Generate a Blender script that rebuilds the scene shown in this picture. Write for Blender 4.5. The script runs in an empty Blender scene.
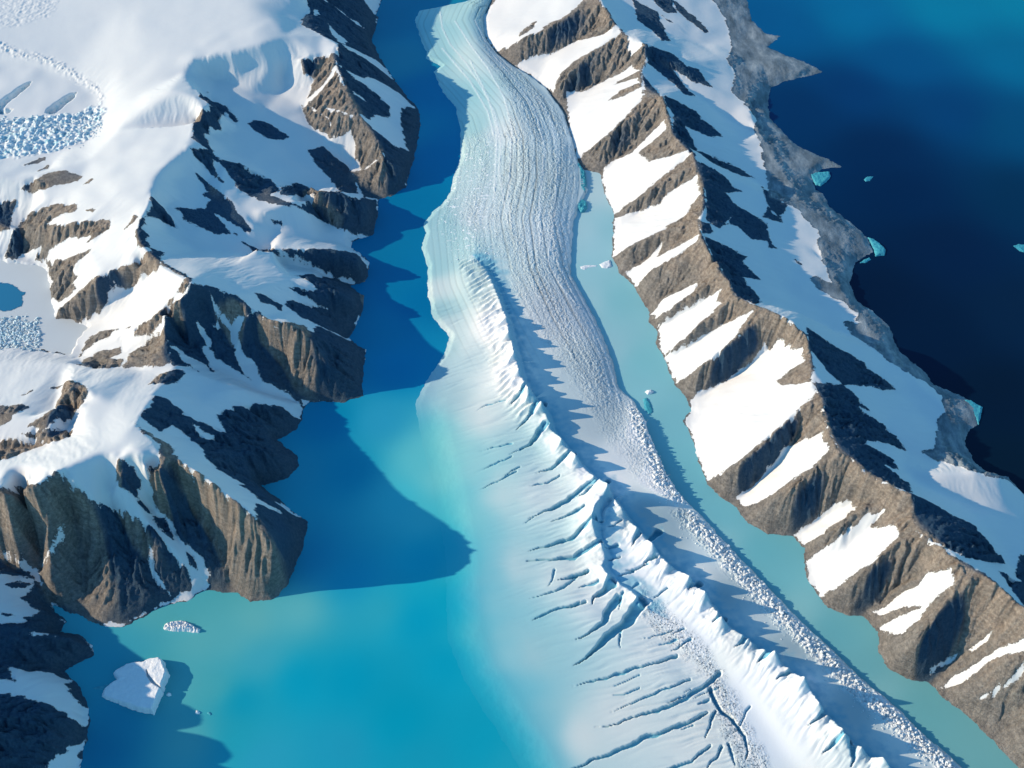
import bpy, math, random
import numpy as np
from mathutils import Vector, geometry

rng = np.random.default_rng(7)
random.seed(7)
S = 4.0                      # metres per survey unit
DEP = math.radians(50.0)     # camera depression
FPX = 1236.0                 # focal length / distance to the middle of the valley (survey units)
CAMY, CAMZ = -FPX * math.cos(DEP), FPX * math.sin(DEP)
SUN_EL, SUN_NORTH = math.radians(22.0), math.radians(2.5)

# ------------------------------------------------------------------ survey: bearing + elevation -> map point
def at(px, py, h=0.0):
    px = np.asarray(px, float); py = np.asarray(py, float); h = np.asarray(h, float)
    u = 384.0 - py
    dx = px - 512.0
    dy = math.cos(DEP) * FPX + math.sin(DEP) * u
    dz = -math.sin(DEP) * FPX + math.cos(DEP) * u
    t = (h - CAMZ) / dz
    return dx * t, CAMY + dy * t

def pix(x, y, z):
    vx, vy, vz = x, y - CAMY, z - CAMZ
    f = vy * math.cos(DEP) - vz * math.sin(DEP)
    u = vy * math.sin(DEP) + vz * math.cos(DEP)
    return 512 + FPX * vx / f, 384 - FPX * u / f

def T(ox, oy, pts):          # survey sheet: coordinates on a 4x enlarged sheet
    return [(ox + p[0] / 4.0, oy + p[1] / 4.0) + tuple(p[2:]) for p in pts]

# ------------------------------------------------------------------ noise
_perm = rng.permutation(512)
_tab = rng.random((256, 256)).astype(np.float32) * np.float32(2 * math.pi)
_gx, _gy = np.cos(_tab), np.sin(_tab)
def _h(ix, iy):
    return _perm[(_perm[ix & 511] + iy) & 511]
def noise(x, y):
    x = np.asarray(x, np.float32); y = np.asarray(y, np.float32)
    ix = np.floor(x).astype(np.int32); iy = np.floor(y).astype(np.int32)
    fx = x - ix; fy = y - iy
    ux = fx * fx * fx * (fx * (fx * 6 - 15) + 10); uy = fy * fy * fy * (fy * (fy * 6 - 15) + 10)
    i0 = ix & 255; i1 = (ix + 1) & 255; j0 = (iy & 255) << 8; j1 = ((iy + 1) & 255) << 8
    GX, GY = _gx.ravel(), _gy.ravel()
    def g(k, a, b):
        return GX[k] * (fx - a) + GY[k] * (fy - b)
    n0 = g(j0 + i0, 0, 0); n0 += (g(j0 + i1, 1, 0) - n0) * ux
    n1 = g(j1 + i0, 0, 1); n1 += (g(j1 + i1, 1, 1) - n1) * ux
    return 1.5 * (n0 + (n1 - n0) * uy)
def fbm(x, y, oct=4, gain=0.5):
    s = np.zeros_like(x); a = 1.0
    for o in range(oct):
        s += a * noise(x * 2 ** o + 17.3 * o, y * 2 ** o - 9.1 * o); a *= gain
    return s
def ridged(x, y, oct=4):
    s = np.zeros_like(x); a = 1.0
    for o in range(oct):
        s += a * (1 - 2 * np.abs(noise(x * 2 ** o + 7.7 * o, y * 2 ** o + 3.1 * o))); a *= 0.5
    return s
def smooth(a, b, x):
    t = np.clip((x - a) / (b - a), 0, 1); return t * t * (3 - 2 * t)

def blur(a, sigma):
    r = max(1, int(3 * sigma)); k = np.exp(-0.5 * (np.arange(-r, r + 1) / sigma) ** 2); k /= k.sum()
    p = np.pad(a, r, mode='edge')
    q = sum(k[i] * p[i:i + a.shape[0], :] for i in range(2 * r + 1))
    return sum(k[i] * q[:, i:i + a.shape[1]] for i in range(2 * r + 1))

# ------------------------------------------------------------------ polygons and lines on the map grid
def poly_sdf(X, Y, poly, reach=14.0):
    """signed distance, + inside, clipped to reach; grid X (cols), Y (rows) regular"""
    P = np.asarray(poly, float)
    out = np.full(X.shape, -reach)
    x0, x1 = P[:, 0].min() - reach, P[:, 0].max() + reach
    y0, y1 = P[:, 1].min() - reach, P[:, 1].max() + reach
    c = np.where((X[0] >= x0) & (X[0] <= x1))[0]; r = np.where((Y[:, 0] >= y0) & (Y[:, 0] <= y1))[0]
    if len(c) == 0 or len(r) == 0: return out, None
    sl = (slice(r[0], r[-1] + 1), slice(c[0], c[-1] + 1))
    gx, gy = X[sl], Y[sl]
    d2 = np.full(gx.shape, reach * reach); ins = np.zeros(gx.shape, bool)
    for i in range(len(P)):
        ax, ay = P[i - 1]; bx, by = P[i]
        ex, ey = bx - ax, by - ay; L = ex * ex + ey * ey + 1e-9
        t = np.clip(((gx - ax) * ex + (gy - ay) * ey) / L, 0, 1)
        d2 = np.minimum(d2, (gx - ax - t * ex) ** 2 + (gy - ay - t * ey) ** 2)
        cr = ((ay > gy) != (by > gy))
        if ey != 0: ins ^= cr & (gx < ax + (gy - ay) * ex / ey)
    d = np.sqrt(d2)
    out[sl] = np.where(ins, d, -d)
    return out, sl

def line_dist(X, Y, pts, reach):
    return line_dist_w(X, Y, X, Y, pts, reach)
def line_dist_w(X, Y, XW, YW, pts, reach):
    """distance to a polyline and fraction along it, for the grid window near the line"""
    P = np.asarray(pts, float)
    c = np.where((X[0] >= P[:, 0].min() - reach) & (X[0] <= P[:, 0].max() + reach))[0]
    r = np.where((Y[:, 0] >= P[:, 1].min() - reach) & (Y[:, 0] <= P[:, 1].max() + reach))[0]
    if len(c) == 0 or len(r) == 0: return None
    sl = (slice(r[0], r[-1] + 1), slice(c[0], c[-1] + 1))
    gx, gy = XW[sl], YW[sl]
    best = np.full(gx.shape, 1e18); frac = np.zeros(gx.shape); side = np.zeros(gx.shape)
    seg = np.hypot(*(P[1:] - P[:-1]).T); tot = seg.sum() + 1e-9; acc = 0.0
    for i in range(len(P) - 1):
        ax, ay = P[i]; ex, ey = P[i + 1] - P[i]; L = ex * ex + ey * ey + 1e-9
        t = np.clip(((gx - ax) * ex + (gy - ay) * ey) / L, 0, 1)
        qx, qy = gx - ax - t * ex, gy - ay - t * ey
        d2 = qx * qx + qy * qy; m = d2 < best
        best = np.where(m, d2, best); frac = np.where(m, (acc + t * seg[i]) / tot, frac)
        side = np.where(m, np.sign(ex * qy - ey * qx), side); acc += seg[i]
    return sl, np.sqrt(best), frac, side, tot

def ramp(pts, h0, h1=0.0, p=1.0):
    """give a descending line its heights: h0 at its start, h1 at its end"""
    q = np.asarray([(a[0], a[1]) for a in pts], float)
    s = np.concatenate([[0], np.cumsum(np.hypot(*(q[1:] - q[:-1]).T))]); s /= s[-1]
    return [(q[i, 0], q[i, 1], h1 + (h0 - h1) * (1 - s[i]) ** p) for i in range(len(q))]

def densify(line, step=5.0):
    a = np.asarray(line, float)
    x, y = at(a[:, 0], a[:, 1], a[:, 2]); h = a[:, 2]
    out = [(x[0], y[0], h[0])]
    for i in range(1, len(a)):
        n = max(1, int(math.hypot(x[i] - x[i - 1], y[i] - y[i - 1]) / step))
        for k in range(1, n + 1):
            f = k / n
            out.append((x[i - 1] + f * (x[i] - x[i - 1]), y[i - 1] + f * (y[i] - y[i - 1]), h[i - 1] + f * (h[i] - h[i - 1])))
    return out

def tin(points, X, Y, fill=0.0):
    pts = np.asarray(points, float)
    key = {}
    for p in pts: key[(round(p[0] / 1.5), round(p[1] / 1.5))] = p
    pts = np.asarray(list(key.values()))
    vs, es, fs, ov, oe, of = geometry.delaunay_2d_cdt([Vector((p[0], p[1])) for p in pts], [], [], 0, 1e-4)
    hz = np.array([pts[o[0], 2] if o else fill for o in ov]); vx = np.array([v.x for v in vs]); vy = np.array([v.y for v in vs])
    Z = np.full(X.shape, float(fill)); x0, y0 = X[0, 0], Y[0, 0]; st = X[0, 1] - X[0, 0]
    for f in fs:
        a, b, c = f
        ax, bx, cx, ay, by, cy = vx[a], vx[b], vx[c], vy[a], vy[b], vy[c]
        D = (by - cy) * (ax - cx) + (cx - bx) * (ay - cy)
        if abs(D) < 1e-9: continue
        i0 = max(0, int((min(ax, bx, cx) - x0) / st)); i1 = min(X.shape[1] - 1, int((max(ax, bx, cx) - x0) / st) + 1)
        j0 = max(0, int((min(ay, by, cy) - y0) / st)); j1 = min(X.shape[0] - 1, int((max(ay, by, cy) - y0) / st) + 1)
        if i1 < i0 or j1 < j0: continue
        gx = X[j0:j1 + 1, i0:i1 + 1]; gy = Y[j0:j1 + 1, i0:i1 + 1]
        u = ((by - cy) * (gx - cx) + (cx - bx) * (gy - cy)) / D; v = ((cy - ay) * (gx - cx) + (ax - cx) * (gy - cy)) / D
        w = 1 - u - v; m = (u >= -1e-6) & (v >= -1e-6) & (w >= -1e-6)
        Z[j0:j1 + 1, i0:i1 + 1][m] = (u * hz[a] + v * hz[b] + w * hz[c])[m]
    return Z

def gullies(X, Y, Z, st, lam):
    """ribs and gullies running down the fall line"""
    gy, gx = np.gradient(blur(Z, lam * 0.35 / st), st)
    m = np.hypot(gx, gy) + 1e-6
    tx, ty = -gy / m, gx / m
    cell = lam * 1.1
    ci = np.floor(X / cell).astype(np.int64); cj = np.floor(Y / cell).astype(np.int64)
    num = np.zeros_like(X); den = np.zeros_like(X)
    for a in (-1, 0, 1):
        for b in (-1, 0, 1):
            k = _h(ci + a, cj + b); k2 = _h(cj + b + 91, ci + a + 37)
            qx = X - (ci + a + (k % 97) / 97.0) * cell; qy = Y - (cj + b + (k2 % 89) / 89.0) * cell
            w = np.exp(-(qx * qx + qy * qy) / (cell * cell) * 1.6)
            num += w * np.cos(2 * math.pi / lam * (qx * tx + qy * ty) + k * 0.7); den += w
    return num / (den + 1e-6), m

def grid(px0, px1, py0, py1, st):
    x0, x1, y0, y1 = px0, px1, py0, py1
    xs = np.arange(x0, x1 + st, st); ys = np.arange(y0, y1 + st, st)
    return np.meshgrid(xs, ys)

def drape(poly, X, Y, Z):
    """outline seen on the slope -> outline on the map: follow each sight line down to the terrain"""
    P = np.asarray([(p[0], p[1]) for p in poly], float)
    # add points along the edges
    Q = []
    for i in range(len(P)):
        a, b = P[i - 1], P[i]; n = max(1, int(np.hypot(*(b - a)) / 6))
        for k in range(n): Q.append(a + (b - a) * k / n)
    Q = np.asarray(Q); n = len(Q)
    x0, y0, st = X[0, 0], Y[0, 0], X[0, 1] - X[0, 0]
    rx, ry = at(Q[:, 0], Q[:, 1], 0.0); done = np.zeros(n, bool)
    for h in np.arange(150, -1, -1.0):
        x, y = at(Q[:, 0], Q[:, 1], h)
        i = np.clip(((x - x0) / st).astype(int), 0, X.shape[1] - 1); j = np.clip(((y - y0) / st).astype(int), 0, X.shape[0] - 1)
        hit = (~done) & (Z[j, i] >= h)
        rx[hit] = x[hit]; ry[hit] = y[hit]; done |= hit
    return np.stack([rx, ry], 1)

def mesh_from_grid(name, X, Y, Z, keep, mat, attrs=None, colors=None):
    """keep: boolean mask of quads' vertices"""
    q = keep[:-1, :-1] | keep[1:, :-1] | keep[:-1, 1:] | keep[1:, 1:]
    ny, nx = X.shape; idx = np.arange(nx * ny).reshape(ny, nx)
    f = np.stack([idx[:-1, :-1][q], idx[:-1, 1:][q], idx[1:, 1:][q], idx[1:, :-1][q]], 1)
    used = np.unique(f); remap = np.full(nx * ny, -1); remap[used] = np.arange(len(used)); f = remap[f]
    co = np.stack([X.ravel()[used], Y.ravel()[used], Z.ravel()[used]], 1) * S
    me = bpy.data.meshes.new(name); me.vertices.add(len(co)); me.vertices.foreach_set('co', co.ravel().astype(np.float32))
    me.loops.add(f.size); me.loops.foreach_set('vertex_index', f.ravel().astype(np.int32))
    me.polygons.add(len(f)); me.polygons.foreach_set('loop_start', np.arange(0, f.size, 4, dtype=np.int32))
    me.polygons.foreach_set('use_smooth', np.ones(len(f), bool))
    me.update(calc_edges=True)
    for k, a in (attrs or {}).items():
        at_ = me.attributes.new(k, 'FLOAT', 'POINT'); at_.data.foreach_set('value', a.ravel()[used].astype(np.float32))
    for k, a in (colors or {}).items():
        at_ = me.attributes.new(k, 'FLOAT_COLOR', 'POINT')
        c4 = np.ones((len(used), 4), np.float32); c4[:, :3] = a.reshape(-1, 3)[used]; at_.data.foreach_set('color', c4.ravel())
    me.materials.append(mat)
    o = bpy.data.objects.new(name, me); bpy.context.scene.collection.objects.link(o)
    return o

def lin(r, g, b):
    c = np.array([r, g, b], float) / 255.0
    return np.where(c <= 0.04045, c / 12.92, ((c + 0.055) / 1.055) ** 2.4)

def color_field(X, Y, pts, power=3.0, soft=12.0):
    """smooth colour field through survey samples (px, py, r, g, b)"""
    num = np.zeros(X.shape + (3,)); den = np.zeros(X.shape)
    for (px, py, r, g, b) in pts:
        x, y = at(px, py, 0)
        w = ((X - x) ** 2 + (Y - y) ** 2 + soft * soft) ** (-power / 2.0)
        num += w[..., None] * np.array([r, g, b], float); den += w
    return num / den[..., None]
# ================================================================== COASTAL RIDGE (between the melt channel and the sea)
WEST_SHORE = [(520,-80),(503,-30),(490,0),(482,18),(484,38),(495,53),(512,66),(530,76),(546,90),(562,112),(571,137),(575,158),(584,170),(600,173)] + \
    [(604,192),(614,214),(612,240),(612,257),(619,273),(632,284),(649,312),(649,322),(657,332),(656,344),(662,354),(674,384),(687,399),(691,411),(682,421),
     (690,434),(697,456),(707,484),(719,496),(737,509),(749,524),(768,534),(793,536),(804,549),(805,576),(820,598),(828,608),(850,616),(863,616),(878,633),
     (879,653),(888,668),(908,680),(928,682),(943,698),(968,716),(993,741),(1018,768),(1060,815),(1110,880)]
EAST_SHORE = [(705,-80),(728,-40),(745,-10),(747,0),(752,20),(766,34),(781,36),(768,47),(785,55),(800,60),(815,67),(824,72),(805,77),(785,81),(771,88),(768,100),
     (770,118),(790,139),(800,147),(830,160),(843,167),(822,169),(812,178),(816,190),(823,194),(830,207),(850,222),(868,237),(873,252),(855,263),(850,283),(857,301),
     (873,311),(890,327),(894,340),(900,352),(923,370),(933,384),(950,391),(968,399),(982,408),(978,424),(968,432),(966,444),(975,462),(988,473),(1008,477),
     (1024,494),(1060,530),(1120,590),(1200,680)]
RIDGE_CREST = [(560,-80,46),(583,-25,50),(600,0,52),(606,9,56),(615,24,50),(625,35,50),(635,38,52),(647,45,58),(648,57,48),(640,72,46),(643,98,48),(655,100,50),(662,97,60),
     (668,115,52),(674,134,52),(685,146,58),(692,151,62),(697,165,56),(704,195,60),(704,210,58),(697,220,56),(701,236,66),(712,257,64),(729,280,66),(733,296,64),
     (748,303,66),(765,309,70),(788,321,74),(806,335,74),(809,352,68),(813,370,66),(808,384,62),(825,397,70),(823,412,66),(829,434,68),(839,451,70),(853,459,68),
     (865,474,68),(880,481,68),(890,488,72),(913,494,76),(912,514,66),(917,534,66),(930,541,70),(948,554,76),(985,575,78),(1018,603,80),(1030,612,80),(1080,655,85),(1180,730,85)]
R_SPURS = [  # crest of each spur (the lower edge of a snow field), from the ridge to the channel
 ramp([(600,3),(575,12),(548,30),(525,38),(500,50)],50,4,0.59), ramp([(618,30),(600,47),(580,64),(560,82),(553,92)],48,2,0.62),
 ramp([(643,100),(627,117),(606,138),(586,158)],46,2,0.62), ramp([(690,154),(675,170),(650,191),(616,215)],56,0,0.62),
 ramp([(697,220),(662,234),(630,247),(613,257)],54,0,0.69), ramp([(701,237),(672,257),(650,270),(633,286)],62,0,0.73),
 ramp([(712,282),(694,296),(670,310),(651,321)],56,0,0.73), ramp([(733,298),(715,313),(690,335),(660,355)],60,0,0.73),
 ramp([(762,312),(738,336),(710,360),(677,385)],66,0,0.62), ramp([(822,399),(796,412),(770,440),(738,466),(709,486)],66,0,0.59),
 ramp([(839,452),(814,471),(790,490),(750,522)],66,0,0.62), ramp([(868,500),(840,528),(806,550)],50,0,0.65),
 ramp([(912,518),(893,546),(865,572),(826,606)],64,0,0.62), ramp([(975,576),(955,590),(937,611),(916,644),(905,679)],76,0,0.55),
 ramp([(1050,640),(1010,665),(968,716)],70,0,0.62)]
R_VALLEYS = [
 ramp([(596,28),(575,43),(545,58),(512,64)],34,2,1.54), ramp([(636,70),(612,79),(590,86),(563,100)],36,2,1.54),
 ramp([(655,126),(637,142),(615,160),(588,172)],36,2,1.54), ramp([(690,196),(664,204),(640,213),(615,226)],42,1,1.41),
 ramp([(690,238),(660,250),(640,262),(619,273)],46,0,1.54), ramp([(712,268),(690,281),(662,298),(645,308)],50,0,1.15),
 ramp([(718,290),(700,306),(675,319),(657,331)],50,0,1.15), ramp([(741,312),(715,331),(692,346),(666,362)],54,0,1.15),
 ramp([(800,352),(770,349),(738,373),(708,393),(690,404)],58,0,1.54), ramp([(822,433),(800,432),(775,466),(748,490),(733,505)],58,0,1.54),
 ramp([(888,500),(850,507),(820,522),(793,536)],58,0,1.47), ramp([(880,520),(850,548),(812,578)],44,0,1.47),
 ramp([(930,556),(905,580),(880,600),(856,616)],58,0,1.54), ramp([(1005,612),(975,640),(950,660),(928,682)],66,0,1.54),
 ramp([(1050,690),(1010,715),(993,741)],50,0,1.47)]
R_EAST = [   # relief of the shaded flank
 ramp([(615,24),(660,30),(700,45),(745,40)],44,1,1.60), ramp([(647,45),(700,80),(740,105),(790,118)],52,4,1.65),
 ramp([(648,60),(684,84),(725,118),(770,140)],40,5,1.55), ramp([(662,97),(710,125),(745,152),(800,165)],52,5,1.65), ramp([(692,151),(740,182),(790,205),(850,235)],54,6,1.65),
 ramp([(680,140),(725,168),(770,190),(815,200)],40,5,1.55),
 ramp([(704,200),(760,226),(810,250),(850,275)],52,5,1.65), ramp([(712,257),(760,282),(800,300),(855,318)],56,6,1.70), ramp([(729,285),(775,305),(830,330),(885,345)],48,4,1.45),
 [(768,306,58),(785,309,60),(805,315,56),(830,330,38),(870,350,16),(900,365,4)],
 ramp([(806,335),(850,362),(895,392),(930,400)],66,8,1.55), ramp([(825,397),(880,424),(905,450),(925,462)],62,20,1.55), [(905,470,34),(945,474,36),(975,472,36),(1000,476,30),(1014,486,16),(1024,494,0)],
 [(920,486,36),(960,500,26),(1000,515,18),(1040,530,6)],
 ramp([(913,494),(975,527),(1005,563),(1060,600)],68,14,1.45), ramp([(1018,603),(1070,600),(1120,610)],70,6,1.55),
 [(720,60,16),(745,80,10),(752,120,12),(775,160,12),(815,225,12),(825,260,12),(850,305,9),(880,345,8),(915,380,10),(945,410,9),(940,445,9)],
 [(745,60,5),(770,65,6),(800,72,5)],[(750,105,5),(760,125,5)],[(790,170,6),(815,165,4)],[(830,215,6),(845,240,8),(840,265,5)],[(955,405,5),(960,430,5)]]
R_SNOW = [
 [(480,-60),(500,-5),(482,18),(484,36),(497,52),(508,48),(525,38),(545,30),(560,21),(576,9),(588,-5),(590,-80)],
 [(515,66),(530,58),(550,55),(578,42),(600,36),(618,26),(621,34),(606,44),(590,53),(575,62),(560,76),(553,92),(540,86)],
 [(612,0),(606,10),(598,0),(600,-20),(612,-20)],
 [(628,34),(638,35),(646,44),(632,56),(628,52)],
 [(566,93),(583,93),(600,84),(620,74),(632,66),(640,71),(628,78),(612,86),(636,79),(640,83),(620,92),(606,103),(624,96),(642,88),(643,99),(627,116),(607,136),(585,154),(576,160),(571,140)],
 [(602,172),(612,163),(632,153),(645,140),(664,122),(666,130),(648,146),(638,154),(650,162),(670,157),(688,151),(690,156),(674,168),(652,185),(640,196),(614,214),(604,192)],
 [(614,218),(640,212),(660,205),(668,195),(692,181),(697,175),(700,196),(690,208),(686,216),(662,231),(640,241),(613,257)],
 [(626,273),(645,262),(658,250),(664,243),(656,258),(672,250),(690,240),(699,236),(696,243),(672,258),(653,270),(634,286)],
 [(651,314),(664,299),(680,292),(697,283),(694,292),(676,306),(655,319)],
 [(658,326),(676,316),(694,306),(720,291),(716,302),(721,305),(702,322),(690,334),(672,350),(661,354)],
 [(664,357),(690,345),(715,330),(732,322),(752,312),(746,322),(734,340),(718,354),(700,368),(676,384)],
 [(690,400),(702,392),(722,384),(740,372),(752,362),(764,346),(770,352),(776,344),(800,351),(806,362),(788,372),(776,382),(782,386),(808,384),(818,394),(802,406),(796,416),(768,437),(748,455),(724,472),(708,482),(697,456),(691,434),(683,421),(691,411)],
 [(735,497),(752,489),(775,462),(784,449),(800,443),(806,436),(808,441),(821,433),(829,451),(812,469),(788,483),(770,496),(745,508)],
 [(794,536),(810,525),(827,510),(845,502),(856,507),(838,523),(812,541),(803,546)],
 [(807,562),(824,549),(846,534),(868,511),(873,516),(882,512),(866,530),(880,528),(894,525),(899,535),(890,545),(874,562),(862,570),(836,590),(820,596),(806,580)],
 [(870,613),(885,608),(902,593),(918,588),(923,575),(950,571),(955,587),(942,593),(930,605),(921,615),(912,625),(902,634),(885,633),(878,628),(900,618),(922,607),(900,610),(884,616)],
 [(940,688),(955,676),(972,668),(990,655),(1024,640),(1060,625),(1060,645),(1010,655),(990,662),(965,682)],
 [(930,672),(938,662),(958,655),(955,662),(938,670)], [(968,652),(978,645),(990,635),(984,645),(972,653)],
 [(975,700),(990,692),(1005,684),(1016,673),(1024,662),(1020,676),(1004,690),(985,698)],
]
R_WROCK = [ # rock breaking the western snow fields
 [(519,38),(520,33),(532,24),(536,22),(534,28),(524,35)], [(545,33),(544,28),(549,24),(560,20),(557,28)], [(553,92),(556,84),(573,76),(570,85),(560,93)],
]
R_EROCK = [
 T(512,0,[(480,0),(580,50),(600,100),(632,165),(600,165),(555,120),(500,80),(490,30)]), T(512,0,[(560,0),(640,0),(655,50),(620,55),(580,20)]),
 T(512,0,[(640,0),(720,60),(790,130),(770,135),(700,80),(650,30)]), T(512,0,[(600,65),(650,100),(630,90)]),
 T(512,0,[(545,180),(650,220),(700,270),(745,282),(800,350),(735,335),(690,310),(640,280),(690,345),(732,388),(695,385),(650,340),(620,315),(540,255)]),
 T(512,0,[(600,385),(660,405),(720,440),(780,490),(842,550),(780,545),(700,510),(650,470)]),
 T(512,0,[(740,605),(830,640),(900,670),(970,715),(920,705),(830,665),(800,650)]),
 T(512,0,[(520,300),(600,390),(612,470),(560,480),(520,420),(530,390)]),
 T(512,0,[(648,470),(690,500),(735,590),(740,605),(700,590),(660,590),(640,540)]),
 T(512,0,[(740,640),(800,670),(880,740),(920,768),(780,780),(740,700)]),
 T(512,192,[(780,-10),(850,0),(900,60),(1024,130),(1024,195),(960,190),(900,140),(860,130),(880,100),(830,150),(775,110)]),
 T(512,192,[(1000,-20),(1100,60),(1070,110),(1024,60)]),
 T(512,192,[(730,115),(790,130),(805,160),(760,165)]),
 T(512,192,[(770,180),(830,205),(940,260),(920,280),(990,352),(925,345),(1000,440),(970,455),(880,410),(870,350),(800,260)]),
 T(768,192,[(0,60),(60,125),(20,115),(-20,100)]), T(768,192,[(0,180),(35,230),(0,222)]), T(768,192,[(110,275),(155,300),(130,298)]),
 T(768,192,[(155,545),(240,600),(360,670),(420,720),(490,775),(300,775),(255,735),(210,680),(180,645),(165,640)]),
 T(768,384,[(160,-5),(300,0),(370,70),(402,105),(350,92),(450,160),(510,210),(552,268),(480,240),(400,228),(388,245),(500,300),(520,342),(458,320),(560,395),(584,437),(490,410),(390,362),(285,272),(245,205),(215,110),(232,55)]),
 T(768,384,[(400,0),(480,0),(512,25),(460,25)]),
 T(768,384,[(580,440),(660,480),(750,530),(830,570),(890,645),(952,720),(850,706),(780,690),(650,628),(595,600),(570,520)]),
 [(1020,555),(1040,560),(1060,585),(1030,590),(1015,575)], [(1000,572),(1024,584),(1040,610),(1024,606)],
]
SHELF = [(706,-80),(712,0),(725,18),(732,48),(727,60),(735,75),(731,92),(746,106),(757,120),(753,130),(760,143),(768,190),(769,197),(779,200),(798,210),(806,222),(819,232),(817,246),(820,256),(832,284),
  (815,276),(808,281),(828,296),(845,304),(858,315),(855,322),(843,322),(850,334),(872,348),(892,364),(915,378),(928,384),(941,396),(944,410),(938,421),(934,449),(922,453),(935,460),(955,466),(988,476),(1008,480),
  (1024,494),(1060,532),(1120,600),(1200,680),(1260,640),(1000,350),(850,-80)]
SHELF_SNOW = [T(768,192,[(340,520),(380,515),(385,525),(350,530)])]

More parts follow.
